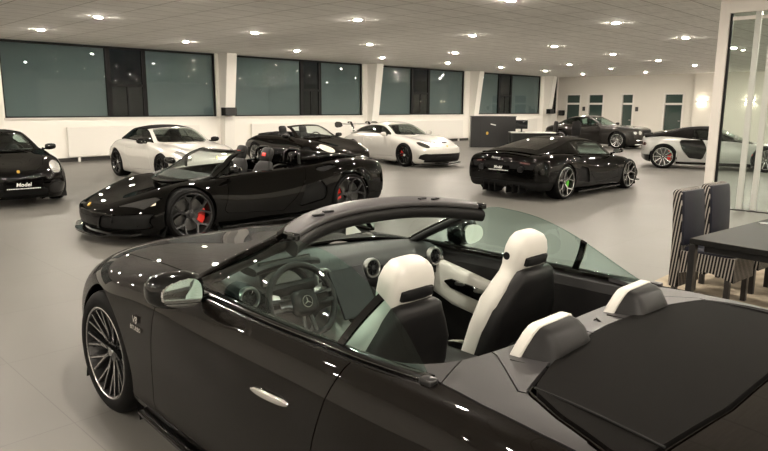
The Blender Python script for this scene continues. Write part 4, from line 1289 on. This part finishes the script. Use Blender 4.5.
WGH = [(-.26, .735, -.76, .705, .785, -.76, .712, .782), (-.70, .925, -1.02, .635, .935, -1.02, .745, .795), (-1.12, 1.095, -1.36, .535, 1.065, -1.40, .770, .805),
       (-1.5, 1.165, -1.70, .515, 1.112, -1.75, .785, .825), (-1.95, 1.145, -2.08, .555, 1.075, -2.08, .79, .855), (-2.5, 1.06, -2.55, .63, .985, -2.50, .755, .885), (-3.25, .925, -3.18, .66, .868, -3.18, .67, .865)]

WGS = [(.02, .690, -.44, .705, .755, -.44, .712, .752), (-.37, .895, -.70, .640, .920, -.70, .745, .78), (-.76, 1.085, -.98, .560, 1.065, -1.10, .770, .80)] + WGH[3:]
def wedge(name, label, loc, rz, paint, kind, rims, cal, stn=None, gh=None, style='y5', silverblade=False):
    c = thing(name, label, 'car', loc, rz)
    stn = stn or WST; gh = gh or WGS; dx = .32
    b = outward(body_surface(stn, 130, 36, .42, .10, 2.4, 0.0, -2.62, .955))
    for ax, rr in ((0, .352), (-2.62, .370)): b = b.remove(mx(circ(ax, .335, rr), absy(.52)))
    ck = mirror_poly([(-.42 + dx, 0), (-.52 + dx, .40), (-.78 + dx, .66), (-1.0 + dx, .70), (-1.90 + dx * .6, .70), (-2.02 + dx * .6, .60), (-2.05 + dx * .6, 0)])
    b = b.remove(mx(xy(ck, 1), above(2, .60)))
    for s in (1, -1):
        h, b = b.cut(mx(xy([(.78, s * .52), (.56, s * .80), (.30, s * .80), (.44, s * .70)]), above(2, .40)), .005)
        h.build('headlight', 'headlight_dark', c, .02)
        gi, b = b.cut(mx(yz([(.30, .19), (.38, .355), (.88, .40), (.86, .20)], 0, True), above(0, .25), side(s)), .005)
        gi.offset(-.02).build('front_intake', 'matte_black', c, .04)
        for k in (0, 1):
            G().sloft([((.93 - .36 * (y / .85) ** 2.2 - .02, s * y, .335 - (y - .5) * .32 * (1 if k == 0 else -.6) - .05 * k), (0, 0, 1), (1, 0, 0), .016, .03, 3) for y in np.linspace(.48, .78, 6)], 8).build('intake_blade', paint, c, 50)
        am, b = b.cut(mx(xz([(.40, .515), (.60, .485), (.60, .455), (.40, .485)]), absy(.5), side(s)), .002)
        am.build('side_marker', 'amber_lens', c, .01)
        d, b = b.cut(mx(xz([(-.52, 1.1), (-.55, .62), (-.46, .30), (-1.40, .24), (-1.62, .42), (-1.80, .66), (-1.86, 1.1)]), absy(.40), side(s)), .006)
        d.build('door', paint, c)
        it, b = b.cut(mx(xz([(-1.66, .26), (-1.78, .56), (-2.06, .62), (-2.16, .50), (-2.14, .34)]), absy(.6), side(s)), .005)
        it.offset(-.03).build('side_intake', 'matte_black', c, .04)
        up, b = b.cut(mx(xz([(-1.93, .80), (-2.30, .845), (-2.36, .80), (-2.10, .74)]), absy(.6), side(s)), .005)
        up.offset(-.02).build('shoulder_intake', 'matte_black', c, .03)
        door_mirror(c, (-.80 + dx * .55, s * .945, .865), s, 'gloss_black', (.11, .19, .10), (-.82 + dx * .6, s * .78, .80))
        G().sloft([((x, s * (.90 + .02 * (x < -1)), .125), (0, 1, 0), (0, 0, 1), .045, .018, 4) for x in np.linspace(-.42, -2.18, 9)], 10).build('side_skirt', 'gloss_black', c, 50)
    hd, b = b.cut(mx(xy(mirror_poly([(.88, 0), (.82, .34), (.40, .52), (-.28 + dx, .60), (-.40 + dx, .40), (-.40 + dx, 0)])), above(2, .42)), .006)
    hd.build('bonnet', paint, c)
    lip = G(); lip.sloft([((.975 - .42 * (abs(y) / .95) ** 2.3, y, .115 + .03 * (abs(y) > .5)), (1, 0, 0), (0, 0, 1), .068, .014, 4) for y in np.linspace(-.82, .82, 21)], 10)
    lip.build('front_splitter', 'gloss_black', c, 50)
    eng, b = b.cut(mx(xy(mirror_poly([(-2.06, 0), (-2.10, .46), (-2.9, .56), (-3.30, .50), (-3.36, 0)])), above(2, .78)), .006)
    eng.build('engine_cover', paint, c)
    rg, b = b.cut(mx(yz([(-.70, .60), (-.78, .735), (.78, .735), (.70, .60)]), below(0, -3.3)), .005)
    rg.offset(-.015).build('rear_grille', 'matte_black', c, .03)
    df, b = b.cut(mx(below(2, .36), below(0, -3.0)), .005)
    df.offset(-.01).build('rear_diffuser', 'matte_black', c, .03)
    b.build('body', paint, c)
    for s in (1, -1):
        G().sloft([((-3.46 + .04 * (t + 1), s * (.56 + .11 * t), .715 - .01 * t), (0, 0, 1), (1, 0, 0), .020, .02, 4) for t in (-1, -.5, 0, .5, 1)], 10).build('tail_light', 'lamp_red', c, 50)
        wheel_well(c, 0, s, .335, .358, .88); wheel_well(c, -2.62, s, .335, .376, .90)
        put_wheel(c, 0, s, .935, .330, .25, .272, style, True, rims[0], rims[1], cal)
        put_wheel(c, -2.62, s, .950, .346, .31, .282, style, False, rims[0], rims[1], cal)
        G().tube([(-3.35, s * .46, .60), (-3.50, s * .46, .60)], .058, 16).build('exhaust', 'rim_dark', c, 50)
        for k in range(3): G().bx(-3.46, -3.20, s * (.14 + .14 * k) - .006, s * (.14 + .14 * k) + .006, .13, .30).build('diffuser_fin', 'matte_black', c, 0)
    G().sloft([((-3.33, y, .890 - .05 * (abs(y) / .62) ** 2), (1, 0, .15), (0, 0, 1), .06, .012, 4) for y in np.linspace(-.56, .56, 11)], 10).build('tail_spoiler', paint, c, 50)
    cabin(c, -.50 + dx, -1.98 + dx * .6, .70, .20, .68)
    dash(c, -.92 + dx, .68, .775, .42)
    simple_steering(c, (-1.02 + dx, .36, .72))
    acc = 'caliper_red' if kind == 'spyder' else None
    for y in (.35, -.35):
        so = simple_seat(c, -1.55 + dx * .8, y, .33, tilt=.33)
        if acc:
            G().box((-1.712 + dx * .8, y, .990), (.012, .09, .05), Matrix.Rotation(-.36, 3, 'Y')).build('headrest_emblem', 'caliper_red', so, 0, .004)
    if kind == 'spyder':
        greenhouse(c, gh, 'gloss_black', paint, 'glass_car', uH=.34, open_top=True, pil=.04)
        sp_ = outward(side_patch([g_[2:5] for g_ in gh], [g_[5:8] for g_ in gh], 64, 10))
        for s in (1, -1):
            # small fixed quarter light and its pillar
            q = sp_ if s > 0 else flip_y(sp_)
            q.keep(lambda V: np.maximum.reduce([V[:, 6] - .20, .04 - V[:, 6], V[:, 7] - .88, .06 - V[:, 7]])).build('quarter_window', 'glass_dark', c, .005)
            q.keep(lambda V: np.abs(V[:, 6] - .212) - .010).build('window_pillar', 'gloss_black', c, .012)
            # fairing behind each seat
            G().sloft([((x, s * y, z), (0, 1, 0), (0, 0, 1), w_, h_, 3) for x, y, z, w_, h_ in [(-1.90, .40, .90, .10, .08), (-1.95, .40, .92, .19, .115), (-2.10, .405, .93, .21, .105), (-2.4, .41, .93, .20, .07), (-2.75, .42, .915, .17, .04), (-3.05, .43, .895, .12, .012)]], 20).build('seat_fairing', paint, c, 50)
            G().tube([(-1.90, s * .60, .84), (-1.92, s * .57, 1.00), (-1.95, s * .50, 1.045), (-1.95, s * .30, 1.045), (-1.92, s * .22, 1.0), (-1.90, s * .20, .84)], .022, 8).build('roll_hoop', 'gloss_black', c, 50)
    else:
        greenhouse(c, gh, paint, 'gloss_black' if silverblade else paint, 'glass_car', 'glass_side', uH=.34, uR=.70, bpillar=.60, side_u=(.06, .60))
        for k in range(4):
            x = -2.42 - .17 * k
            G().sloft([((x - .0 * abs(t), t * (.40 - .02 * k), .995 - .035 * k), (1, 0, -.5), (.5, 0, 1), .075, .008, 4) for t in (-1, -.5, 0, .5, 1)], 10).build('engine_slat', 'gloss_black', c, 50)
    if kind == 'spyder':
        G().sloft([((.915, 0, .452), (0, 1, 0), (-.6, 0, .7), .024, .030, 2.6), ((.922, 0, .458), (0, 1, 0), (-.6, 0, .7), .022, .028, 2.6)], 12).build('badge', 'gold_badge', c, 50)
    return c

spy = wedge('open_supercar', 'black open wedge-shaped supercar with red brake calipers behind the brown roadster', (4.256, 8.603, 0), R_(177.73), 'paint_black', 'spyder', ('rim_dark', 'rim_dark'), 'caliper_red')
spy.scale = (1.044, 1.044, 1.044)
cpe = wedge('supercar_coupe', 'black wedge-shaped supercar coupe seen from behind with green brake calipers', (14.0, 6.985, 0), R_(-2.3), 'paint_black', 'coupe', ('rim_dark', 'rim_silver'), 'caliper_green')
plate(cpe, (-3.475, .06, .60), (0, -1, 0), (0, 0, 1), .52, .12)
text_mesh('rear_script', 'Huracan', .06, 'satin_metal', cpe, frame_M((-3.47, .12, .80), (0, -1, 0), (.5, 0, 1)), .002, .0005, .2)
# ---------------------------------------------------------------- silver mid-engined coupe with dark side blades
def silver_car():
    c = thing('silver_coupe', 'silver sports car with a black side blade and soft top beside the white post', 'car', (21.18, 5.28, 0), R_(-70))
    st = [(x if x > -2.6 else -2.6 + (x + 2.6) * .80, zc * 1.05, zr * 1.05, yr, zs * 1.06, ys, zm, ym, zl, yl) for x, zc, zr, yr, zs, ys, zm, ym, zl, yl in WST]
    b = outward(body_surface(st, 120, 34, .40, .22, 2.4, 0.0, -2.65, .955))
    for ax in (0, -2.65): b = b.remove(mx(circ(ax, .35, .385), absy(.52)))
    b = b.remove(mx(xy(mirror_poly([(-.42, 0), (-.52, .40), (-.78, .66), (-1.0, .70), (-1.90, .70), (-2.02, .60), (-2.05, 0)]), 1), above(2, .60)))
    for s in (1, -1):
        bl, b = b.cut(mx(xz([(-1.62, .86), (-1.50, .60), (-1.60, .30), (-1.95, .33), (-2.15, .56), (-2.24, .80), (-2.20, .845)]), absy(.55), side(s)), .005)
        bl.offset(-.02).build('side_blade', 'gloss_black', c, .03)
        d, b = b.cut(mx(xz([(-.52, 1.1), (-.55, .62), (-.46, .30), (-1.40, .24), (-1.56, .34), (-1.46, .60), (-1.58, 1.1)]), absy(.40), side(s)), .006)
        d.build('door', 'paint_silver', c)
        h, b = b.cut(mx(xy([(.78, s * .50), (.56, s * .82), (.30, s * .82), (.50, s * .62)]), above(2, .42)), .005)
        h.build('headlight', 'headlight_dark', c, .02)
        t, b = b.cut(mx(yz([(.36, .66), (.36, .77), (.78, .75), (.86, .66)], 0, True), below(0, -3.1), side(s)), .004)
        t.build('tail_light', 'lamp_red', c, .02)
        door_mirror(c, (-.80, s * .96, .93), s, 'paint_silver', (.11, .20, .12), (-.88, s * .74, .86))
    lw, b = b.cut(mx(below(2, .40), below(0, -2.95)), .004)
    lw.build('rear_diffuser', 'gloss_black', c, .03)
    sk, b = b.cut(mx(below(2, .215), above(0, -2.3), below(0, -.35)), .004)
    sk.build('side_skirt', 'gloss_black', c)
    hd, b = b.cut(mx(xy(mirror_poly([(.88, 0), (.82, .34), (.40, .52), (-.28, .60), (-.40, .40), (-.40, 0)])), above(2, .42)), .006)
    hd.build('bonnet', 'paint_silver', c)
    dk_, b = b.cut(mx(xy(mirror_poly([(-2.06, 0), (-2.10, .50), (-3.0, .56), (-3.30, 0)])), above(2, .78)), .006)
    dk_.build('rear_deck', 'paint_silver', c)
    b.build('body', 'paint_silver', c)
    gh = [(a[0], a[1] * 1.055, a[2], a[3], a[4] * 1.05, a[5], a[6], a[7] * 1.05) for a in WGH]
    greenhouse(c, gh, 'gloss_black', 'soft_top_fabric', 'glass_car', 'glass_dark', uH=.34, uR=.74, bpillar=.58, side_u=(.06, .57))
    for s in (1, -1):
        wheel_well(c, 0, s, .35, .39, .89); wheel_well(c, -2.65, s, .35, .39, .91)
        put_wheel(c, 0, s, .935, .345, .25, .262, 'v5', True, 'rim_black', 'rim_silver', 'caliper_red')
        put_wheel(c, -2.65, s, .950, .350, .31, .266, 'v5', False, 'rim_black', 'rim_silver', 'caliper_red')
    cabin(c, -.50, -1.98, .70, .20, .70); dash(c, -.92, .68, .80, .42); simple_steering(c, (-1.02, .36, .76))
    for y in (.35, -.35): simple_seat(c, -1.55, y, .32, tilt=.36)
    return c
silver_car()

# ---------------------------------------------------------------- big dark grand tourer by the doors
BST = [
    (.925, .64, .63, .30, .61, .46, .52, .52, .40, .46), (.905, .80, .78, .46, .72, .64, .52, .72, .26, .60), (.76, .885, .88, .60, .80, .81, .55, .88, .19, .76),
    (.32, .935, .945, .70, .86, .90, .58, .95, .18, .84), (0, .955, .965, .72, .88, .912, .60, .957, .18, .86), (-.5, 1.0, .965, .745, .875, .90, .62, .945, .19, .88),
    (-1.5, .985, .955, .785, .865, .90, .62, .945, .20, .88), (-2.3, 1.0, .975, .79, .885, .925, .63, .958, .20, .88), (-2.75, 1.015, .985, .775, .90, .935, .63, .967, .20, .87),
    (-3.2, .99, .955, .72, .875, .90, .62, .945, .23, .83), (-3.58, .93, .905, .63, .83, .82, .60, .87, .29, .78), (-3.80, .83, .81, .52, .76, .70, .58, .75, .37, .66), (-3.87, .68, .67, .44, .65, .58, .58, .62, .50, .56)]
BGH = [(-.62, .995, -.86, .735, .965, -.86, .742, .96), (-1.0, 1.20, -1.20, .665, 1.175, -1.2, .785, .968), (-1.32, 1.345, -1.55, .60, 1.315, -1.6, .80, .975),
       (-1.8, 1.402, -2.0, .59, 1.345, -2.05, .80, .985), (-2.4, 1.355, -2.5, .60, 1.27, -2.5, .79, .995), (-2.9, 1.205, -2.9, .62, 1.12, -2.9, .74, .995), (-3.40, 1.0, -3.25, .64, .965, -3.25, .65, .96)]
def grand_tourer():
    c = thing('grand_tourer', 'dark brown grand touring coupe with silver wheels in front of the glazed doors', 'car', (28.01, 12.39, 0), R_(-92))
    p_ = 'paint_gunmetal'
    b = outward(body_surface(BST, 110, 32, .30, .30, 2.6, 0.0, -2.75, .955))
    for ax in (0, -2.75): b = b.remove(mx(circ(ax, .37, .405), absy(.52)))
    b = b.remove(mx(xy(mirror_poly([(-.75, 0), (-.85, .60), (-1.0, .70), (-2.7, .70), (-2.85, .60), (-2.9, 0)]), 1), above(2, .80)))
    gr, b = b.cut(mx(yz([(-.36, .46), (-.40, .78), (-.30, .815), (.30, .815), (.40, .78), (.36, .46)], 1), above(0, .5)), .006)
    gro = gr.build('radiator_grille', 'matte_black', c, .03)
    lg, b = b.cut(mx(yz([(-.60, .24), (-.58, .36), (.58, .36), (.60, .24)], 0), above(0, .4)), .005)
    lg.build('lower_grille', 'matte_black', c, .03)
    G().sloft([((.95 - .30 * (abs(y) / .95) ** 2.6, y, .385), (0, 0, 1), (1, 0, 0), .012, .012, 3) for y in np.linspace(-.74, .74, 15)], 8).build('bumper_trim', 'chrome', c, 50)
    G().sloft([((.95 - .30 * (abs(y) / .95) ** 2.6, y, .205), (0, 0, 1), (1, 0, 0), .020, .02, 3) for y in np.linspace(-.78, .78, 15)], 8).build('front_splitter', 'satin_metal', c, 50)
    for s in (1, -1):
        for cy, r in ((.54, .085), (.735, .062)):
            h, b = b.cut(mx(ell_yz(cy, .70, r, r, .35), side(s)), .004)
            h.build('headlight', 'headlight_inner', c, .02)
        d, b = b.cut(mx(xz([(-.80, 1.2), (-.80, .62), (-.70, .32), (-1.95, .28), (-2.15, .62), (-2.2, 1.2)]), absy(.40), side(s)), .006)
        do = d.build('door', p_, c)
        G().sloft([((-1.85 - .2 * t, s * .945, .80), (0, 0, 1), (0, 1, 0), .014, .018, 3) for t in (0, .1, .5, .9, 1)], 10).build('door_handle', 'chrome', do, 50)
        door_mirror(c, (-.98, s * .985, 1.03), s, p_, (.13, .20, .13), (-1.0, s * .82, .98))
        t, b = b.cut(mx(ell_yz(.62, .70, .13, .07, -9), below(0, -3.4), side(s)), .004)
        t.build('tail_light', 'lamp_red', c, .02)
    hd, b = b.cut(mx(xy(mirror_poly([(.74, 0), (.66, .42), (.3, .60), (-.6, .68), (-.80, .62), (-.72, 0)])), above(2, .78)), .006)
    hd.build('bonnet', p_, c)
    bl, b = b.cut(mx(xy(mirror_poly([(-3.42, 0), (-3.3, .60), (-3.7, .52), (-3.82, 0)])), above(2, .66)), .006)
    bl.build('boot_lid', p_, c)
    b.build('body', p_, c)
    greenhouse(c, BGH, p_, p_, 'glass_car', 'glass_side', uH=.34, uR=.68, bpillar=.54, side_u=(.06, .80))
    for s in (1, -1):
        wheel_well(c, 0, s, .37, .41, .90); wheel_well(c, -2.75, s, .37, .41, .91)
        put_wheel(c, 0, s, .948, .364, .275, .272, 'twin5', True, 'rim_silver', 'rim_silver', 'caliper_grey')
        put_wheel(c, -2.75, s, .955, .364, .275, .272, 'twin5', False, 'rim_silver', 'rim_silver', 'caliper_grey')
    cabin(c, -.80, -2.8, .70, .24, .85); dash(c, -1.2, .69, .98, .40); simple_steering(c, (-1.32, .38, .92))
    for y in (.38, -.38): simple_seat(c, -1.9, y, .50)
    return c
grand_tourer()
# ================================================================== furniture and fittings
def striped():
    m = pm('striped_fabric', (0.3, 0.28, 0.25), 0.8, spec=0.2)
    nt, N, L, b = nodes(m)
    tc = N.new('ShaderNodeTexCoord'); sx = N.new('ShaderNodeSeparateXYZ')
    ad = N.new('ShaderNodeMath'); ad.operation = 'ADD'
    mu = N.new('ShaderNodeMath'); mu.operation = 'MULTIPLY'; mu.inputs[1].default_value = 1 / 0.028
    fr = N.new('ShaderNodeMath'); fr.operation = 'FRACT'
    gt = N.new('ShaderNodeMath'); gt.operation = 'GREATER_THAN'; gt.inputs[1].default_value = 0.60
    mx_ = N.new('ShaderNodeMix'); mx_.data_type = 'RGBA'
    mx_.inputs['A'].default_value = (0.006, 0.005, 0.006, 1); mx_.inputs['B'].default_value = (0.30, 0.275, 0.25, 1)
    zm = N.new('ShaderNodeMath'); zm.operation = 'MULTIPLY_ADD'; zm.inputs[1].default_value = 0.10
    L.new(tc.outputs['Object'], sx.inputs[0]); L.new(sx.outputs['X'], ad.inputs[0]); L.new(sx.outputs['Y'], ad.inputs[1])
    L.new(sx.outputs['Z'], zm.inputs[0]); L.new(ad.outputs[0], zm.inputs[2])
    L.new(zm.outputs[0], mu.inputs[0]); L.new(mu.outputs[0], fr.inputs[0]); L.new(fr.outputs[0], gt.inputs[0])
    L.new(gt.outputs[0], mx_.inputs['Factor']); L.new(mx_.outputs['Result'], b.inputs['Base Color'])
striped()
pm('navy_leather', (0.010, 0.0105, 0.018), 0.5, spec=0.2); add_bump(MATS['navy_leather'], 60, .2, .004)
pm('wood_black', (0.008, 0.007, 0.007), 0.4)
pm('table_black', (0.009, 0.0086, 0.008), 0.5, spec=0.12); add_bump(MATS['table_black'], 120, .05, .002)
m = pm('rug_beige', (0.32, 0.27, 0.20), 0.95, spec=0.1); vary(m, 5, (0.20, 0.165, 0.12), (0.38, 0.325, 0.25), (1, 1, 1), 8)
pm('cabinet_black', (0.009, 0.009, 0.0095), 0.35)
pm('desk_white', (0.55, 0.54, 0.51), 0.3)
pm('lamp_glow', (1, 1, 1), 0.4, emit=(1.0, 0.86, 0.66), es=70.0)
pm('phone_silver', (0.5, 0.5, 0.5), 0.25, 0.6)

pm('stile_grey', (0.42, 0.43, 0.40), 0.35)
# rug, table, chairs
tag(G().bx(5.3, 9.6, -1.2, 2.50, 0, 0.012).build('rug', 'rug_beige', None, 0, .004), 'beige mottled woven rug under the black dining table', 'rug')
TA = R_(-7)
tb = thing('dining_table', 'black rectangular dining table on the beige rug', 'table', (5.254, 1.757, 0.012), TA)
G().bx(0, 2.5, -1.0, 0, .700, .745).build('tabletop', 'table_black', tb, 0, .004)
for x in (.0, 2.45):
    for y in (-.0, -.95): G().bx(x, x + .05, y - .05, y, 0, .70).build('leg', 'wood_black', tb, 0, .003)
G().bx(.11, 2.39, -.93, -.07, .63, .70).build('apron', 'wood_black', tb, 0, .002)

def dining_chair(label, loc, rz):
    """upholstered high-back chair, faces -y, origin under the back"""
    c = thing('dining_chair', label, 'chair', loc, rz, 'striped high-back chairs at the black table')
    W, TH = .215, .045
    def bk(z): return .02 + max(0, z - .45) ** 2 * .12
    zs = [.10, .30, .47, .6, .75, .9, .98, 1.005, 1.015]
    rings = []
    for i, z in enumerate(zs):
        y = bk(z); k = [1, 1, 1, 1, 1, .99, .97, .93, .86][i]; t = TH * [1, 1, 1, 1, 1, 1, .95, .75, .4][i]
        rings.append([(-W * k, y - t, z), (W * k, y - t, z), (W * k, y + t, z), (-W * k, y + t, z)])
    b_ = G().rings(rings, True).build('backrest', 'striped_fabric', c, 40, .008)
    rings = []
    for i, z in enumerate([.50, .6, .75, .9, .97, 1.0]):
        y = bk(z) - TH; k = [.97, .97, .97, .96, .94, .88][i]
        rings.append([(-W * k, y - .020, z), (W * k, y - .020, z), (W * k, y + .01, z), (-W * k, y + .01, z)])
    G().rings(rings, True).build('back_pad', 'navy_leather', b_, 40, .006)
    # skirted seat with an arched lower edge at each side
    n = 14
    low = [(-.51 + .48 * k / n, .24 + .055 * math.sin(PI * k / n)) for k in range(n + 1)]
    poly = low + [(-.03, .455), (-.51, .455)]
    st_ = G().prism(poly, lambda p: (-W, p[0], p[1]), lambda p: (W, p[0], p[1])).build('seat', 'striped_fabric', c, 0)
    cg = G(); rbox(cg, (0, -.255, .462), (.425, .465, .06), 5); cg.build('seat_pad', 'navy_leather', st_, 50)
    for sx in (-1, 1):
        G().bx(sx * .19 - .022, sx * .19 + .022, -.48, -.436, 0, .30).build('leg', 'wood_black', c, 0, .002)
        G().bx(sx * .19 - .022, sx * .19 + .022, -.01, .034, 0, .14).build('leg', 'wood_black', c, 0, .002)
    return c
dining_chair('striped high-back chair with navy leather pad, nearer the table corner', (6.32, 2.115, .012), R_(-6))
dining_chair('second striped high-back chair, farther along the table beside the glass partition', (6.99, 2.09, .012), R_(-6))
ph = G().box((0, 0, .004), (.075, .15, .008)).build('phone', 'phone_silver', None, 0, .003); ph.location = (6.42, 1.49, .757); ph.rotation_euler = (0, 0, .5)
tag(ph, 'small silver phone lying on the black table at the right edge', 'phone')

# glazed sliding partition with a light post
gp = thing('glass_partition', 'full-height glass partition with pale metal post behind the dining table', 'partition', (12.4, 3.97, 0))
G().bx(-.07, .07, -.16, 0, 0, HC).build('post', 'alu_frame', gp, 0, .004)
G().bx(-.07, .07, -7.5, -.16, 3.36, HC).build('head_rail', 'alu_frame', gp, 0, .004)
G().bx(-.02, .02, -.20, -.16, 0, 3.36).build('post_seal', 'frame_black', gp, 0)
G().bx(-.05, .05, -7.5, -.16, 0, .015).build('floor_track', 'cabinet_black', gp, 0)
lt = -.20
for k, (a, b_) in enumerate([(-.20, -.55), (-.62, -.77), (-.87, -2.0), (-2.1, -3.4), (-3.5, -4.8), (-4.9, -6.2)]):
    pn = G().bx(-.005 + .03 * (k % 2), .005 + .03 * (k % 2), b_, a, .02, 3.36).build('pane', 'glass_room', gp, 0)
    G().bx(-.025 + .03 * (k % 2), .025 + .03 * (k % 2), b_ - .09, b_, .02, 3.36).build('stile', 'stile_grey', pn, 0, .002)
    G().bx(-.02 + .03 * (k % 2), .02 + .03 * (k % 2), b_, a, 3.24, 3.30).build('top_rail', 'alu_frame', pn, 0, .002)

# radiators under the windows
for s0, s1, lb in [(7.5, 12.0, 'long white panel radiator under the leftmost window'), (14.2, 19.6, 'long white panel radiator under the second window'), (22.0, 27.3, 'long white panel radiator under the third window'), (29.3, 34.6, 'long white panel radiator under the farthest window')]:
    r = thing('radiator', lb, 'radiator', (s0, WT, 0), 0, 'panel radiators along the window wall')
    G().bx(0, s1 - s0, -.13, -.03, .15, 1.06).build('panel', 'radiator_white', r, 0, .008)
    g = G()
    for k in range(int((s1 - s0) / .08)): g.bx(.03 + k * .08, .075 + k * .08, -.12, -.04, 1.06, 1.068)
    g.build('top_grille', 'radiator_white', r, 0)
    for x in (.3, s1 - s0 - .3): G().bx(x - .03, x + .03, -.11, -.05, 0, .15).build('foot', 'radiator_white', r, 0)
# loudspeakers
for loc, rz, lb in [((13.0, 20.66, 1.39), 0, 'small black loudspeaker fixed to the first white column'), ((35.40, 20.66, 1.36), 0, 'black loudspeaker fixed to the farthest white column')]:
    t = thing('loudspeaker', lb, 'loudspeaker', loc, rz)
    G().bx(-.25, .25, -.26, 0, 0, .29).build('cabinet', 'matte_black', t, 0, .012)
    G().bx(-.225, .225, -.272, -.26, .02, .27).build('grille', 'plastic_dark', t, 0, .004)
t = thing('loudspeaker', 'black loudspeaker on the far wall left of the glazed doors', 'loudspeaker', (WS, 20.75, 1.25))
G().bx(-.26, .004, -.25, .05, 0, .32).build('cabinet', 'matte_black', t, 0, .012)
G().bx(-.272, -.26, -.23, .03, .02, .30).build('grille', 'plastic_dark', t, 0, .004)
# dark panels beside the doors
for y, lb in ((19.23, 'small dark wall sign between the two left doors'), (15.95, 'small dark wall sign right of the narrow door')):
    t = G().bx(WS - .02, WS, y - .09, y + .09, 1.55, 1.80).build('wall_sign', 'plastic_dark', None, 0, .004); tag(t, lb, 'sign', 'dark signs beside the glazed doors')
# wall lamps
for y, lb in ((12.30, 'glowing up-and-down wall lamp beside the rightmost door'), (10.0, 'glowing up-and-down wall lamp seen behind the glass partition')):
    t = thing('wall_lamp', lb, 'wall lamp', (WS - .35, y, 2.10), 0, 'up-and-down wall lamps')
    G().bx(-.11, 0, -.22, .22, -.035, .035).build('lamp_body', 'satin_metal', t, 0, .004)
    G().bx(-.10, -.01, -.20, .20, .035, .040).build('upper_lens', 'lamp_glow', t, 0)
    G().bx(-.10, -.01, -.20, .20, -.040, -.035).build('lower_lens', 'lamp_glow', t, 0)

# reception counter, desk, monitor, chairs
an = math.atan2(15.8 - 17.25, 24.4 - 23.1)
ct = thing('reception_counter', 'tall black reception counter with a small emblem behind the black coupe', 'counter', (23.1, 17.25, 0), an)
G().bx(0, 1.95, .0, .55, 0, 1.33).build('counter_body', 'cabinet_black', ct, 0, .006)
G().bx(-.02, 1.97, -.02, .57, 1.33, 1.36).build('counter_top', 'cabinet_black', ct, 0, .004)
G().bx(.42, .425, -.004, 0, .06, 1.30).build('panel_joint', 'matte_black', ct, 0)
G().sloft([((.72, -.002, .62), (1, 0, 0), (0, 0, 1), .05, .065, 3), ((.72, -.012, .62), (1, 0, 0), (0, 0, 1), .045, .06, 3)], 14).build('counter_emblem', 'gold_badge', ct, 40)
G().sloft([((.86 + .22 * q, -.006, 1.02 - .05 * q), (0, 0, 1), (0, 1, 0), .022, .006, 3) for q in (0, .3, .7, 1)], 8).build('counter_lettering', 'white_lettering', ct, 40)
dk0 = thing('office_desk', 'pale office desk right of the reception counter', 'desk', (23.3, 14.3, 0), R_(-48))
G().bx(-.9, .9, -.4, .4, .72, .755).build('desktop', 'desk_white', dk0, 0, .004)
for x in (-.85, .85): G().bx(x - .03, x + .03, -.36, .36, 0, .72).build('leg', 'cabinet_black', dk0, 0, .004)
G().bx(-.82, .82, .30, .33, .25, .72).build('modesty_panel', 'cabinet_black', dk0, 0)
mo = thing('monitor', 'black flat monitor standing on the pale office desk', 'monitor', (23.02, 14.62, .755), R_(-40))
G().box((0, 0, .30), (.50, .03, .36)).build('screen', 'screen_black', mo, 0, .006)
G().bx(-.03, .03, -.01, .03, .01, .20).build('stand', 'plastic_dark', mo, 0)
G().bx(-.12, .12, -.09, .09, 0, .012).build('foot', 'plastic_dark', mo, 0, .003)
for x, y, rz, lb in ((25.2, 14.6, 140, 'black office chair behind the pale desk'), (26.0, 13.95, 170, 'second black office chair, nearer the grand tourer')):
    c = thing('office_chair', lb, 'chair', (x, y, 0), R_(rz), 'office chairs behind the desk')
    g = G(); rbox(g, (0, 0, .48), (.50, .50, .12), 4); g.build('seat', 'leather_black', c, 50)
    G().sloft([((-.24 - .05 * q, 0, .55 + .62 * q), (0, 1, 0), (1, 0, 0), .24 * w_, .04, 3.5) for q, w_ in ((0, .8), (.1, .95), (.6, 1), (.9, .9), (1, .6))], 16).build('backrest', 'leather_black', c, 50)
    G().tube([(0, 0, .08), (0, 0, .43)], .03, 10).build('gas_lift', 'chrome', c, 40)
    for k in range(5):
        a = 2 * PI * k / 5
        G().tube([(0, 0, .10), (.28 * math.cos(a), .28 * math.sin(a), .06), (.28 * math.cos(a), .28 * math.sin(a), 0)], [.025, .018, .022], 6).build('leg', 'plastic_dark', c, 40)
